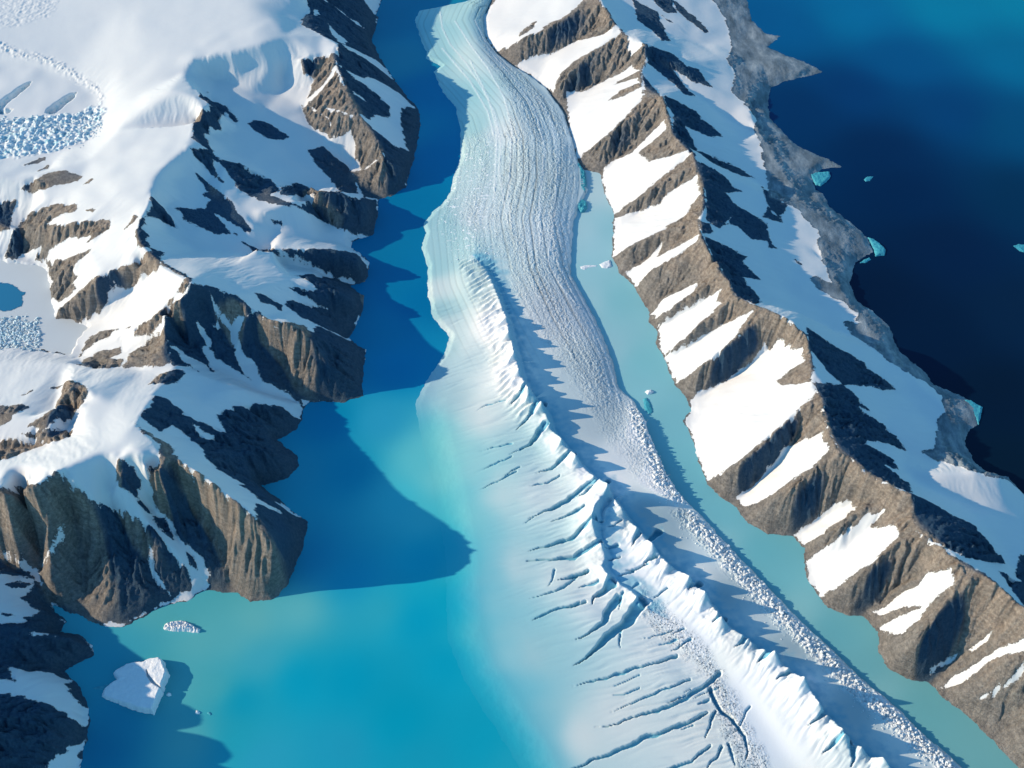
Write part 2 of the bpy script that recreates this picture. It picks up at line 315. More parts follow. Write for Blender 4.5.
# ================================================================== WESTERN MOUNTAINS
LEFT_SHORE = [(398,-80),(392,-30),(382,0),(376,15),(379,18),(372,40),(380,58),(395,80),(408,98),(418,107),(421,125),(414,160),(405,188),(392,196),(379,199),(378,213),(373,235),(352,241),(352,247),(370,262),(366,282),
  (350,286),(364,296),(362,310),(354,330),(348,338),(366,350),(363,375),(363,396),(345,402),(310,402),(303,410),(303,419),(296,430),(278,440),(284,446),(297,455),(299,466),(288,478),(276,482),
  (262,486),(275,496),(294,513),(308,521),(306,536),(300,556),(290,578),(280,596),(266,601),(250,602),(238,593),(222,592),(205,590),(190,600),(165,606),(142,618),(122,628),(100,626),(84,617),
  (66,612),(52,603),(56,612),(68,621),(60,632),(80,634),(93,646),(95,655),(82,662),(64,671),(76,682),(88,702),(90,722),(86,742),(80,768),(70,800),(60,900)]
L_LINES = [
 # snow field and its rim
 [(-220,-120,70),(-60,-90,70),(100,-80,74),(240,-80,76),(320,-60,74)], [(-240,0,62),(-80,0,62),(60,0,66),(160,5,74),(250,0,80),(310,-10,72)],
 [(140,50,72),(200,60,78),(260,45,80),(290,35,76)],
 # north-eastern massif
 [(320,-60,74),(312,-10,60),(303,18,60),(303,25,62),(338,45,68),(335,62,66),(341,76,64),(352,100,54),(365,122,44),(376,140,38),(384,156,30),(374,164,18),(362,168,8)],
 ramp([(312,-10),(340,10),(365,25),(374,40)],66,0,1.0), ramp([(303,20),(345,40),(380,65),(395,82)],66,0,1.05), ramp([(337,55),(370,80),(410,106),(419,110)],66,0,1.1),
 ramp([(345,85),(380,115),(400,130),(418,135)],58,0,1.1), ramp([(383,156),(400,170),(408,178)],30,8,.7),
 [(338,46,72),(322,52,66),(302,58,66),(285,60,62),(272,66,62)], [(302,60,62),(318,68,56),(310,90,42),(305,104,38)], [(300,106,36),(315,100,44),(330,80,56)],
 [(318,110,40),(330,112,44),(345,118,44)], [(285,75,46),(280,95,36)], [(303,108,34),(315,130,28),(332,148,20),(352,166,6)],
 # snow bowl between massif and main crest
 [(185,72,72),(200,60,76),(215,53,78),(235,60,72),(245,70,60)], [(200,76,56),(225,80,52),(250,92,46),(275,120,38)], [(255,105,46),(275,140,34),(310,172,20),(340,185,8),(375,196,0)],
 # main crest
 [(170,90,84),(190,96,84),(203,95,80),(211,103,78),(198,116,80),(192,130,80),(198,140,78),(206,148,74),(190,146,80),(176,158,82),(155,178,84),(152,198,84),(140,222,86),(137,234,86),(144,250,84),(154,258,84),(164,270,88),(178,277,95),(192,283,99)],
 [(172,180,70),(185,175,66),(205,184,56)], [(210,110,58),(225,118,52),(238,128,46)], [(200,128,62),(215,140,56),(235,155,48),(255,165,42)],
 ramp([(206,149),(225,163),(255,170),(300,190)],72,24,1.0), [(160,205,68),(180,200,62),(205,198,56),(220,195,56),(250,212,48)],
 [(200,185,58),(225,205,52),(255,225,46)], [(165,235,58),(195,250,48),(230,252,42),(270,262,30),(310,270,16),(350,285,0)],
 [(255,222,42),(300,238,26),(345,244,3)], ramp([(260,212),(300,200),(320,194),(345,195),(366,203),(377,210)],52,17,.5), [(310,214,14),(335,226,12),(352,236,8)],
 ramp([(256,250),(300,250),(335,252),(356,258),(369,264)],50,15,.5), ramp([(290,280),(315,284),(340,293),(362,300)],46,16,.5), [(300,268,24),(330,272,12),(352,284,0)],
 # spur with the dark cirque
 [(192,284,99),(205,270,80),(232,265,62)],
 [(192,284,99),(217,289,88),(235,297,80),(252,310,72),(270,321,67),(290,326,64),(305,333,58),(314,345,48),(322,358,36),(333,378,18),(340,400,0)],
 ramp([(305,333),(330,345),(350,352),(365,352)],56,0,1.05), ramp([(270,318),(300,305),(330,312),(358,318)],58,1,1.1),
 [(175,330,50),(195,352,40),(215,368,32),(240,382,24),(262,395,16),(295,402,2)], [(205,312,62),(228,335,42),(245,365,26)], [(262,335,44),(285,365,18),(300,398,4)],
 # terrace and southern crest
 [(192,284,99),(182,298,90),(166,312,80),(163,330,72),(168,350,62),(173,368,58)],
 [(173,368,60),(160,385,68),(152,396,76),(144,408,84),(137,423,90),(143,432,92),(152,442,96),(158,452,100),(165,458,101),(176,460,100),(190,468,98),(203,476,95),(215,486,91),(226,494,87),(240,504,81),(256,516,73),(268,530,63),(277,548,50),(282,572,28),(282,595,0)],
 [(173,368,58),(200,375,50),(235,385,38),(270,395,22),(300,405,4)], [(152,396,74),(190,400,58),(230,412,38),(265,430,14),(278,440,2)], [(142,425,86),(180,438,64),(220,448,44),(265,455,20),(295,460,1)],
 [(165,458,100),(200,462,74),(235,475,44),(262,486,2)], [(205,476,88),(245,490,50),(285,508,14),(304,520,1)], [(200,400,50),(240,385,40),(262,400,24)],
 # snow ridge above the southern cliffs
 [(-200,462,78),(-90,474,82),(-40,486,90),(0,490,96),(25,488,100),(42,480,102),(60,471,104),(80,462,102),(100,454,100),(118,450,100),(130,447,98),(140,440,96)], [(130,447,104),(138,458,106),(150,466,108),(158,466,106)],
 [(60,472,104),(72,480,96),(85,492,84),(95,505,72),(102,520,58),(107,545,38),(111,580,18),(116,624,0)], [(85,474,92),(105,488,80),(130,505,66),(150,525,50),(172,548,32),(192,570,14),(206,590,0)],
 [(118,460,98),(122,475,88),(128,492,76),(142,508,62)], [(140,470,86),(148,490,66),(152,508,50),(165,522,40),(185,545,28),(200,566,15),(212,590,0)], [(155,476,80),(160,500,54),(185,530,36),(210,560,17),(228,588,1)],
 [(180,482,70),(202,512,44),(222,548,20),(234,588,0)], [(215,500,74),(232,530,50),(248,565,26),(256,596,3)], [(240,520,66),(256,548,42),(268,580,16)], [(110,500,62),(130,540,34),(160,575,14),(180,598,0)],
 [(8,491,95),(10,520,74),(14,550,42),(20,572,14)], [(29,490,84),(34,515,50),(40,545,26),(43,578,9)], [(52,479,98),(50,510,78),(48,545,50),(50,580,25),(55,604,4)], [(70,483,86),(74,515,50),(78,545,28),(82,580,10),(86,613,0)],
 [(-14,492,80),(-16,520,48),(-14,555,24)], [(-80,480,66),(-85,540,30)], [(0,562,16),(30,568,14),(42,580,10),(50,600,2)],
 # snow terrace north of the snow ridge
 [(-120,420,62),(-20,415,66),(40,412,74),(90,405,78),(130,402,78)], [(-120,370,32),(0,360,28),(60,362,36),(110,368,48),(150,372,56)], [(70,384,78),(75,395,78),(86,388,80),(88,400,74)], [(72,386,76),(62,405,64),(42,422,56)], [(82,400,62),(72,425,60)],
 [(-100,440,60),(-10,438,62),(30,440,66),(60,440,72),(90,432,84)], [(-100,452,52),(-10,452,52),(35,446,58),(50,444,64)], [(-100,470,76),(0,470,82),(40,462,88)],
 # slopes down to the inlet
 [(-200,350,16),(-40,352,16),(20,350,15),(45,352,15),(70,358,20),(100,362,30)], [(-200,255,16),(-20,258,16),(8,262,15),(40,264,15),(46,270,15),(52,300,15),(56,322,15),(80,322,15),(62,340,15)],
 [(-200,305,14),(-20,300,14),(20,300,14),(40,320,14)],
 [(80,178,62),(62,190,60),(36,205,52),(20,225,40),(8,245,24),(4,258,15)], [(-60,180,56),(0,195,44),(-10,230,30),(-30,255,16)], [(32,215,34),(25,240,22),(24,260,15)],
 [(110,222,70),(85,222,66),(60,226,54),(46,235,42),(40,248,28),(36,262,15)], [(76,240,52),(58,254,34),(47,266,15)], [(92,250,60),(75,265,48),(58,275,32),(48,285,18)], [(78,275,42),(66,290,26),(52,302,15)],
 [(140,250,80),(120,262,66),(95,270,58)], [(90,290,44),(72,298,30),(58,312,15)],
 [(178,280,94),(150,263,80),(138,265,72),(115,270,64),(96,282,58),(80,292,46),(68,302,32),(55,318,17)], [(150,278,60),(130,300,40),(105,320,22),(85,325,15)], [(145,265,68),(130,285,48),(105,305,32),(80,322,16)],
 [(165,312,79),(145,325,58),(130,332,44),(110,342,30),(85,352,17)], [(168,340,60),(150,345,46),(125,352,34),(82,366,26)], [(185,296,88),(165,305,72),(135,318,42),(100,328,22)], [(125,340,34),(100,350,24),(78,358,18)],
 # northern basin
 [(-200,45,58),(0,47,58),(40,57,56),(75,70,54),(98,84,52),(107,96,50),(103,112,48),(100,128,48),(85,145,48),(60,155,48)], [(-200,60,53),(0,58,52),(40,68,50),(75,80,49),(95,95,47),(95,110,45),(80,130,44)],
 [(-200,120,44),(0,115,44),(40,112,45),(70,110,45)], [(-100,150,46),(0,158,46),(30,160,48),(50,170,52)], [(-100,175,54),(20,178,58),(60,168,60)], [(130,100,62),(120,130,66),(90,160,62)], [(120,60,66),(118,90,58)],
 [(118,190,78),(100,210,72)],
 # headland at the lower left and the peaks west of the frame that shade it
 [(-220,545,40),(-160,572,50),(-110,592,62),(-95,615,78),(-90,640,88),(-85,690,92),(-70,730,100),(-60,780,106),(-60,900,100)],
 [(-90,600,62),(-40,585,40),(0,575,28),(25,585,16),(42,600,6)], [(-85,640,70),(-30,620,42),(10,608,26),(45,612,10),(64,622,0)], [(-80,660,60),(-20,640,36),(30,632,24),(70,638,14),(92,650,1)],
 [(-80,690,64),(-20,664,32),(20,662,20),(50,668,8),(66,672,0)], [(-70,720,70),(-20,690,44),(20,675,32),(55,684,20),(80,696,6)], [(-60,760,76),(0,720,46),(40,712,34),(70,718,18),(88,724,1)],
 [(-50,800,80),(10,765,44),(45,750,24),(82,742,2)], [(0,800,50),(50,770,16),(78,768,1)],
 [(-240,650,60),(-240,900,60)], [(-240,-120,66),(-240,45,58),(-240,250,30),(-240,420,60),(-240,540,70)],
]
L_ROCK = [
 T(0,0,[(800,370),(830,370),(830,395),(870,410),(920,440),(955,490),(940,495),(900,450),(880,480),(882,525),(840,510),(820,540),(840,590),(880,640),(960,660),(1040,700),(1040,780),(960,768),(920,700),(880,660),(850,640),(860,690),(892,732),(850,700),(780,630),(760,595),(830,598),(770,555),(775,480),(850,430),(800,390)]),
 T(0,0,[(790,700),(872,768),(828,768)]), [(20,191),(45,175),(67,171),(82,177),(80,181),(62,185),(37,193)], [(22,165),(47,157),(45,161),(25,167)], [(36,172),(49,165),(46,170)], [(82,186),(94,178),(90,184)],
 T(256,0,[(200,10),(215,-10),(240,-40),(500,-80),(500,0),(480,80),(500,200),(570,290),(640,370),(668,440),(660,560),(632,650),(580,768),(540,800),(430,790),(380,690),(440,680),(512,622),(470,560),(420,480),(380,400),(350,340),(325,270),(320,230),(332,175),(260,140),(175,95),(222,40)]),
 T(256,0,[(210,400),(240,370),(290,330),(320,285),(350,340),(390,400),(480,560),(512,622),(430,682),(395,650),(402,600),(382,540),(320,560),(290,480),(215,430)]),
 T(256,0,[(180,245),(250,240),(320,215),(322,260),(280,330),(240,375),(208,395),(225,340),(235,320),(190,300)]),
 T(256,0,[(188,430),(220,432),(290,480),(322,530),(300,552),(250,530),(215,505),(195,470)]),
 T(256,0,[(208,605),(270,590),(330,640),(388,690),(410,775),(340,768),(270,690),(215,625)]), T(256,0,[(-20,680),(0,690),(60,720),(100,765),(40,790),(-40,770)]), T(256,0,[(0,480),(60,500),(132,550),(110,562),(60,560),(0,530),(-30,500)]),
 T(256,0,[(100,745),(160,735),(260,765),(320,768),(300,790),(100,780)]),
 T(256,192,[(-60,0),(30,0),(120,40),(180,60),(250,0),(330,0),(380,25),(480,30),(492,90),(475,180),(400,170),(330,150),(230,100),(160,60),(60,50)]), T(256,192,[(60,112),(95,120),(105,132),(75,130)]),
 T(0,192,[(-20,50),(70,38),(45,100),(40,150),(0,165),(-20,160)]),
 T(0,192,[(30,230),(60,150),(120,90),(200,55),(310,52),(300,82),(245,95),(200,125),(190,135),(230,140),(310,125),(440,115),(442,150),(350,205),(372,180),(280,190),(200,240),(180,280),(140,280),(165,225),(90,255),(60,275),(18,265)]),
 T(0,192,[(190,285),(270,272),(372,235),(300,290),(298,330),(318,340),(288,372),(312,392),(240,445),(205,425),(145,412),(210,362),(192,320)]),
 T(0,192,[(370,355),(470,310),(560,287),(575,260),(622,228),(648,290),(630,322),(560,352),(540,385),(500,392),(450,372),(440,445),(400,482),(370,500),(330,522),(280,535),(212,515),(260,450),(330,388)]),
 T(0,192,[(500,152),(530,110),(538,88),(552,100),(540,120)]), T(0,192,[(335,75),(380,72),(375,82)]),
 T(0,192,[(608,22),(650,60),(690,110),(718,158),(690,140),(620,100),(582,105),(570,140),(600,183),(582,185),(600,220),(665,245),(640,262),(650,282),(720,320),(772,352),(745,400),(708,412),(742,345),(650,292),(600,230),(560,225),(542,180),(558,120),(600,75)]),
 T(0,192,[(800,10),(870,-5),(940,60),(1000,150),(1005,172),(950,140),(860,90),(890,125),(920,170),(880,176),(800,145),(740,112),(720,80),(688,60),(760,70),(820,60),(840,35)]), T(0,192,[(965,203),(1030,228),(1030,238),(985,218)]), T(0,192,[(925,150),(958,180),(935,168)]),
 T(0,192,[(540,545),(640,480),(720,410),(668,465),(652,510),(650,560),(605,582),(540,582)]), T(0,192,[(320,662),(345,600),(400,562),(520,545),(450,558),(440,582),(370,612)]), T(0,192,[(305,692),(400,640),(485,620),(482,648),(430,672),(500,665),(480,702),(400,708)]), T(0,192,[(490,705),(520,650),(580,610),(645,570),(662,560),(680,600),(690,690),(600,702)]),
 T(0,192,[(770,370),(860,385),(940,415),(1010,470),(1054,500),(1130,575),(1235,640),(1290,700),(1320,730),(1340,790),(1300,840),(1200,830),(1100,800),(970,740),(890,768),(760,700),(690,700),(660,560),(668,475),(740,420)]),
 T(0,192,[(600,770),(630,735),(710,708),(745,728),(700,770)]),
 T(256,192,[(0,470),(60,515),(110,520),(190,535),(215,555),(250,540),(440,620),(440,830),(280,840),(200,720)]),
 T(256,192,[(0,232),(100,238),(190,230),(300,230),(400,245),(462,300),(445,370),(390,355),(320,345),(250,310),(190,280),(100,250)]),
 T(256,192,[(150,330),(220,330),(320,350),(440,385),(450,460),(410,490),(390,580),(350,580),(250,535),(180,500),(110,450),(150,435),(230,460),(285,472),(240,445),(190,410),(250,398),(200,350)]), T(256,192,[(128,385),(180,388),(240,430),(180,415)]),
 T(256,192,[(0,410),(50,420),(110,455),(100,475),(50,445),(20,440)]),
 # south
 T(0,384,[(115,172),(220,100),(262,0),(290,-10),(350,10),(358,40),(320,100),(258,170),(238,140),(170,182)]), T(0,384,[(-20,90),(100,85),(122,95),(60,122),(30,160),(-20,175)]), T(0,384,[(170,20),(250,10),(230,20)]), T(0,384,[(80,50),(130,28),(110,45)]),
 T(0,384,[(90,205),(180,190),(292,183),(285,210),(200,240),(110,222)]), T(0,384,[(-20,228),(100,235),(195,240),(100,275),(30,302),(-20,312)]),
 T(0,384,[(-80,430),(0,425),(140,412),(240,350),(272,400),(320,435),(370,470),(440,500),(520,530),(590,570),(640,610),(690,680),(755,755),(770,830),(700,850),(500,960),(330,960),(200,880),(150,740),(60,700),(0,690),(-80,690)]),
 T(0,384,[(470,308),(500,315),(545,355),(562,400),(555,462),(500,430),(465,392)]), T(0,384,[(555,460),(590,500),(610,530),(595,520),(550,470)]), T(0,384,[(610,530),(660,540),(690,590),(690,620),(650,590)]), T(0,384,[(750,685),(775,690),(790,740),(765,720)]),
 T(0,384,[(545,165),(620,210),(702,258),(690,282),(760,340),(850,400),(940,470),(1060,580),(1240,600),(1240,800),(1100,900),(900,880),(830,860),(842,768),(800,690),(700,600),(688,555),(620,490),(608,345),(642,322),(645,285),(640,240),(560,185)]),
 T(0,384,[(560,130),(600,90),(620,45),(680,70),(780,150),(900,192),(865,120),(960,95),(1024,85),(1210,100),(1210,450),(1100,470),(1024,445),(900,365),(830,300),(800,250),(740,200),(690,165),(640,190),(570,140)]),
 T(256,384,[(60,10),(120,25),(190,100),(160,0),(440,20),(430,75),(340,80),(130,40)]), T(256,384,[(0,390),(90,485),(215,545),(210,620),(130,768),(0,768)]),
 # headland
 T(0,576,[(-300,-100),(0,-70),(60,-60),(170,40),(280,60),(290,180),(390,320),(350,480),(360,600),(320,768),(300,1000),(-300,1000)]),
]
L_SNOW = [
 T(256,0,[(262,-5),(330,40),(432,112),(400,100),(360,68),(300,15)]), T(256,0,[(288,95),(320,130),(372,170),(335,172),(300,130)]), T(256,0,[(340,172),(400,200),(480,240),(550,290),(578,335),(500,285),(420,225),(360,195)]), T(256,0,[(230,40),(250,45),(255,60),(235,58)]), T(256,0,[(330,262),(350,268),(338,274)]),
 T(256,0,[(362,285),(430,312),(470,315),(520,340),(570,370),(632,428),(582,435),(580,490),(602,595),(560,590),(470,520),(450,485),(480,460),(535,472),(535,430),(480,375),(400,320)]), T(256,0,[(380,360),(430,395),(440,410),(400,385)]), T(256,0,[(418,460),(470,490),(465,510),(430,480)]),
 T(256,0,[(400,-60),(560,-60),(520,30),(490,70),(440,20)]),
 T(256,0,[(320,562),(380,530),(385,580),(380,610),(410,650),(420,675),(385,690),(350,640),(322,600)]), T(256,0,[(205,400),(270,340),(322,275),(310,310),(240,390),(212,425)]), T(256,0,[(280,435),(390,465),(380,480),(330,450),(290,448)]),
 T(0,192,[(690,60),(740,25),(800,22),(835,45),(820,68),(740,68)]),
 T(0,192,[(840,405),(870,470),(930,540),(940,510),(1000,500),(950,560),(965,640),(1024,690),(1060,780),(980,740),(960,700),(930,600),(920,560),(860,490)]), T(0,192,[(675,612),(700,615),(760,660),(820,690),(850,720),(810,630),(830,620),(870,670),(960,720),(1050,790),(900,790),(820,740),(760,690)]), T(0,192,[(845,535),(870,525),(885,550),(860,550)]), T(0,192,[(795,540),(820,560),(850,610),(835,620),(815,580)]), T(0,192,[(720,650),(770,690),(745,690)]),
 T(0,192,[(600,585),(645,525),(650,560),(610,582)]),
 T(0,384,[(240,610),(262,565),(250,610),(215,680),(172,728),(200,670)]), T(0,384,[(598,655),(612,660),(618,760),(600,740)]), T(0,384,[(600,740),(625,755),(690,850),(680,860)]),
 T(0,384,[(560,140),(640,192),(685,168),(700,185),(740,210),(800,250),(825,305),(700,245),(600,185)]), T(0,384,[(772,160),(820,190),(865,208),(830,225),(790,195)]), T(0,384,[(800,308),(880,345),(980,402),(940,400),(850,350)]), T(0,384,[(900,405),(1024,455),(1120,505),(1024,475),(930,430)]),
 T(256,384,[(-20,-30),(100,20),(160,70),(195,105),(190,142),(150,130),(60,50),(-20,30)]),
 T(0,576,[(-200,-40),(0,-5),(50,0),(140,10),(140,40),(80,90),(160,140),(150,155),(92,165),(100,180),(0,190),(-200,200)]), T(0,576,[(112,222),(190,228),(222,242),(140,236)]), T(0,576,[(20,355),(100,380),(200,385),(290,420),(260,440),(300,490),(340,520),(362,602),(330,600),(250,540),(180,510),(60,480),(-60,465),(-60,400),(0,410),(72,430),(50,400)]), T(0,576,[(180,765),(240,710),(348,655),(320,700),(315,800),(160,820)]), T(0,576,[(200,110),(230,120),(280,185),(240,170)]),
]
L_ROCK2 = [T(0,576,[(30,35),(90,28),(130,30),(100,50),(50,50)]), T(0,576,[(0,155),(60,160),(0,165)])]
INLET = [(-230,248),(-20,252),(8,262),(36,264),(47,268),(50,285),(52,302),(56,318),(70,318),(90,328),(78,340),(70,356),(52,352),(20,348),(-40,350),(-230,348)]

L_SUNLIT = [T(256,0,[(205,400),(270,340),(322,283),(392,400),(482,560),(514,622),(430,684),(380,640),(300,490)]),
 T(0,384,[(-60,430),(0,425),(140,412),(240,350),(272,400),(340,450),(380,480),(400,560),(420,640),(430,740),(440,900),(330,920),(200,860),(120,740),(60,700),(-60,690)]),
 T(0,384,[(550,165),(620,210),(702,258),(690,282),(760,340),(850,400),(940,470),(1030,560),(1120,660),(1150,860),(1000,900),(930,760),(895,680),(885,600),(870,540),(800,490),(730,420),(690,340),(640,330),(650,285),(640,240)]),
 T(256,192,[(45,520),(110,518),(190,535),(212,560),(205,600),(235,640),(260,670),(215,650),(170,610),(110,590),(60,560)])]
# ================================================================== GLACIER
G_LEFT = [(560,-90),(520,-40),(500,-8),(473,0),(445,6),(420,11),(415,20),(422,42),(427,52),(426,58),(441,66),(434,72),(443,92),(456,107),(461,130),(461,157),(453,180),(451,192),(443,204),(433,212),(424,224),(426,233),(422,247),(428,267),(428,292),(433,317),
  (450,337),(446,352),(430,376),(421,392),(416,404),(420,430),(424,450),(432,480),(440,520),(446,560),(446,600),(448,640),(464,680),(490,720),(515,760),(540,810),(570,880)]
G_RIGHT = [(580,-90),(540,-50),(510,-20),(492,0),(484,18),(486,38),(496,53),(513,66),(530,76),(547,90),(563,112),(572,140),(577,160),(582,172),(587,190),(580,206),(573,222),(571,250),(570,275),(580,292),(594,318),(606,345),(613,365),(618,388),(634,402),(643,418),(655,450),(666,475),(681,497),(690,506),
  (703,518),(722,540),(746,565),(770,590),(801,622),(831,650),(862,680),(893,705),(918,730),(944,752),(970,775),(1010,815),(1080,890)]
FLOW = [(560,-90),(510,-30),(458,0),(450,20),(462,45),(490,75),(515,105),(528,140),(528,180),(520,220),(528,270),(552,320),(580,370),(605,420),(632,465),(665,500),(705,540),(760,600),(820,660),(880,720),(960,800),(1040,880)]
CREST_A = [(478,262,9),(486,270,12),(492,282,15),(497,294,17),(501,304,20),(503,310,15),(506,316,26),(508,325,19.5),(509,331,30),(511,339,19),(514,350,31),(516,358,18.5),(519,370,27),(522,378,18),(528,387,36),(533,395,18),(542,401,31),(545,411,17.5),(548,420,25),(551,430,17),(562,438,29),(566,447,17),(576,454,30),(582,466,17),(588,472,17),(608,483,39)]
CREST_B = [(608,483,39),(612,496,19),(622,508,25),(628,520,16.5),(638,527,25),(645,538,17),(653,543,31),(660,556,19),(668,562,24),(676,570,15.5),(690,575,30),(695,586,17.5),(706,590,36),(711,604,17.5),(722,616,29),(730,628,16),(748,637,22),(756,648,16),(776,650,35),(783,666,19),(790,668,24),(796,675,18.5),(805,676,40),(811,690,24),(820,702,34),(828,716,18.5),(846,730,37),(854,744,18.5),(862,746,28),(870,758,17),(884,756,34),(900,780,18.5),(930,805,34),(985,860,20)]
CREST_C = [(608,483,39),(602,496,24),(594,506,30),(592,520,30),(596,537,19),(602,545,24),(606,556,17),(601,566,19),(610,576,24),(622,586,16.5),(632,592,17.5),(641,600,23),(644,606,16)]
G_LINES = [
 [(500,-40,8),(470,15,9),(480,50,11),(505,90,13),(525,130,13),(530,180,12),(525,230,11),(535,290,10),(560,340,9),(585,390,9),(610,440,9),(640,480,9),(665,512,8)],
 [(436,30,2.5),(452,60,3.5),(472,110,4.5),(475,160,5),(468,210,5),(455,250,4),(455,300,4.5),(470,330,8)], [(470,240,8),(478,262,10)],
 [(560,150,9),(556,200,9),(556,270,8),(578,310,8),(595,350,8),(604,390,8)],
 [(640,418,7),(650,450,8.5),(662,480,9),(672,497,9)], [(684,508,4),(710,535,4),(750,580,4),(800,630,4),(860,690,4),(930,755,4),(1000,815,4)],
 [(660,525,7),(700,560,7),(740,605,7),(790,650,7),(840,700,7),(900,752,7),(960,800,7)],
 # pale valley between the two broken ridges
 [(622,530,16),(630,560,14),(650,590,12),(680,620,12),(705,645,12),(735,680,12),(765,720,12),(795,765,12),(840,830,12),(900,900,10)],
 # apron
 [(452,360,5),(470,400,7),(495,440,10),(520,480,11),(540,520,11),(560,560,12),(580,600,13),(610,630,14),(640,650,14),(670,680,14),(700,710,14),(730,750,14),(760,800,14),(800,880,12)],
 [(430,410,2.5),(450,450,2.5),(462,500,2.5),(474,560,2.5),(484,620,2.5),(500,670,2.8),(525,710,3),(550,760,3),(580,820,3)],
 [(480,290,11),(490,320,14),(496,350,15),(503,380,15),(515,405,16)], [(470,380,8),(490,420,10)],
 [(545,445,15),(560,465,16),(580,485,17),(588,505,17)], [(570,540,13),(585,565,13)], [(655,615,14),(685,645,13),(715,680,13),(735,715,13),(755,760,13)],
 [(640,560,17),(665,585,17),(700,615,17),(735,650,17),(770,685,17),(800,725,17),(830,765,17)],
]
CREVASSES = [ # (points, width at start, width at end, depth)
 ([(642,602),(628,622),(610,635),(595,648),(587,656),(572,664),(558,668)],7,2,6), ([(612,584),(603,592),(594,597),(592,607)],6,3,6), ([(619,598),(607,613),(604,623),(587,633),(560,643)],4,1,4),
 ([(587,601),(572,605),(557,608),(532,616),(512,619)],3.2,1.2,4), ([(677,656),(657,663),(637,668),(620,673),(597,678),(572,684),(552,693)],3,2.2,4), ([(690,680),(667,688),(642,698),(617,708),(587,716)],2.4,1.2,3),
 ([(719,674),(707,686),(692,693),(677,703),(657,711),(632,716),(620,721),(595,724),(567,728)],5,1.5,5), ([(707,713),(687,723),(662,731),(642,738),(622,746),(604,753),(580,762),(557,769),(530,778)],3,5,5),
 ([(711,690),(717,706),(732,721),(744,736),(748,751),(744,772)],4.5,4,6), ([(715,711),(709,728),(702,746)],3,1.5,4), ([(710,746),(692,761),(667,768),(640,780)],2.5,2.5,4), ([(722,748),(712,762),(706,775)],3,2,4), ([(729,745),(733,758),(738,772)],2.5,2,4),
 ([(623,628),(619,646),(623,656)],2.5,1,3), ([(577,577),(564,586),(537,594),(512,599)],2.4,1,3), ([(596,484),(580,492),(567,501),(537,514),(512,520)],4,1,4), ([(574,454),(562,462),(552,469),(527,473)],3.5,1,4),
 ([(545,428),(530,444),(512,450)],4.5,1.5,5), ([(543,403),(535,411),(527,421),(510,434)],4,1,4), ([(528,392),(515,402),(505,408)],4,1,4), ([(608,480),(596,488),(584,497),(562,502)],3.5,1,4), ([(594,524),(582,532),(572,539),(545,545),(512,552)],3.2,1,4), ([(600,544),(586,552),(574,557),(542,558),(505,559)],3.4,1,4),
 ([(512,442),(488,446),(470,450)],2,1,2), ([(512,455),(488,464),(470,470)],2,1,2), ([(516,470),(497,478),(468,488)],2.2,1,2.5), ([(507,400),(485,404),(466,412)],1.8,1,2),
 ([(560,476),(545,482),(520,486)],2.4,1,3), ([(585,510),(566,517),(540,524)],2.4,1,3), ([(668,590),(655,598),(648,606)],2,1,3), ([(690,640),(678,648),(662,654)],2.2,1,3), ([(640,688),(625,692),(600,697)],1.6,1,2), ([(588,572),(570,578),(552,580)],2,1,3),
 ([(659,528),(650,538),(646,548)],4,2.5,5), ([(640,534),(634,544),(630,552)],3,2,4), ([(700,582),(690,590),(684,598)],4,2,5), ([(724,618),(716,624),(708,630)],3.5,2,4), ([(770,656),(762,662),(754,668)],4,2,4), ([(792,676),(780,682),(770,686)],3,1.5,4), ([(826,715),(812,726),(800,734)],2.6,1.2,4), ([(838,742),(826,752),(818,760)],3,2,4), ([(850,742),(852,760),(848,775)],4,3,5),
 ([(655,560),(645,565),(640,572)],2.6,1.5,4),([(746,640),(738,648),(730,652)],2.6,1.2,4)]
MORAINES = [[(440,8),(442,25),(450,42),(466,62),(482,88),(495,115),(501,145),(499,172),(503,195),(508,225)], [(455,20),(470,45),(488,70),(504,100),(512,130),(510,170),(508,200),(512,230)], [(470,60),(488,98),(497,130),(496,165),(494,200)],
 [(475,20),(490,50),(515,80),(535,110),(545,150),(540,200),(540,250)], [(548,262),(560,285),(578,305),(594,335),(604,365),(612,395)], [(556,258),(572,290),(590,318),(604,348),(614,378),(620,400)], [(442,45),(470,80),(488,112),(494,135)], [(535,95),(552,120),(558,160),(555,210),(548,262)]]
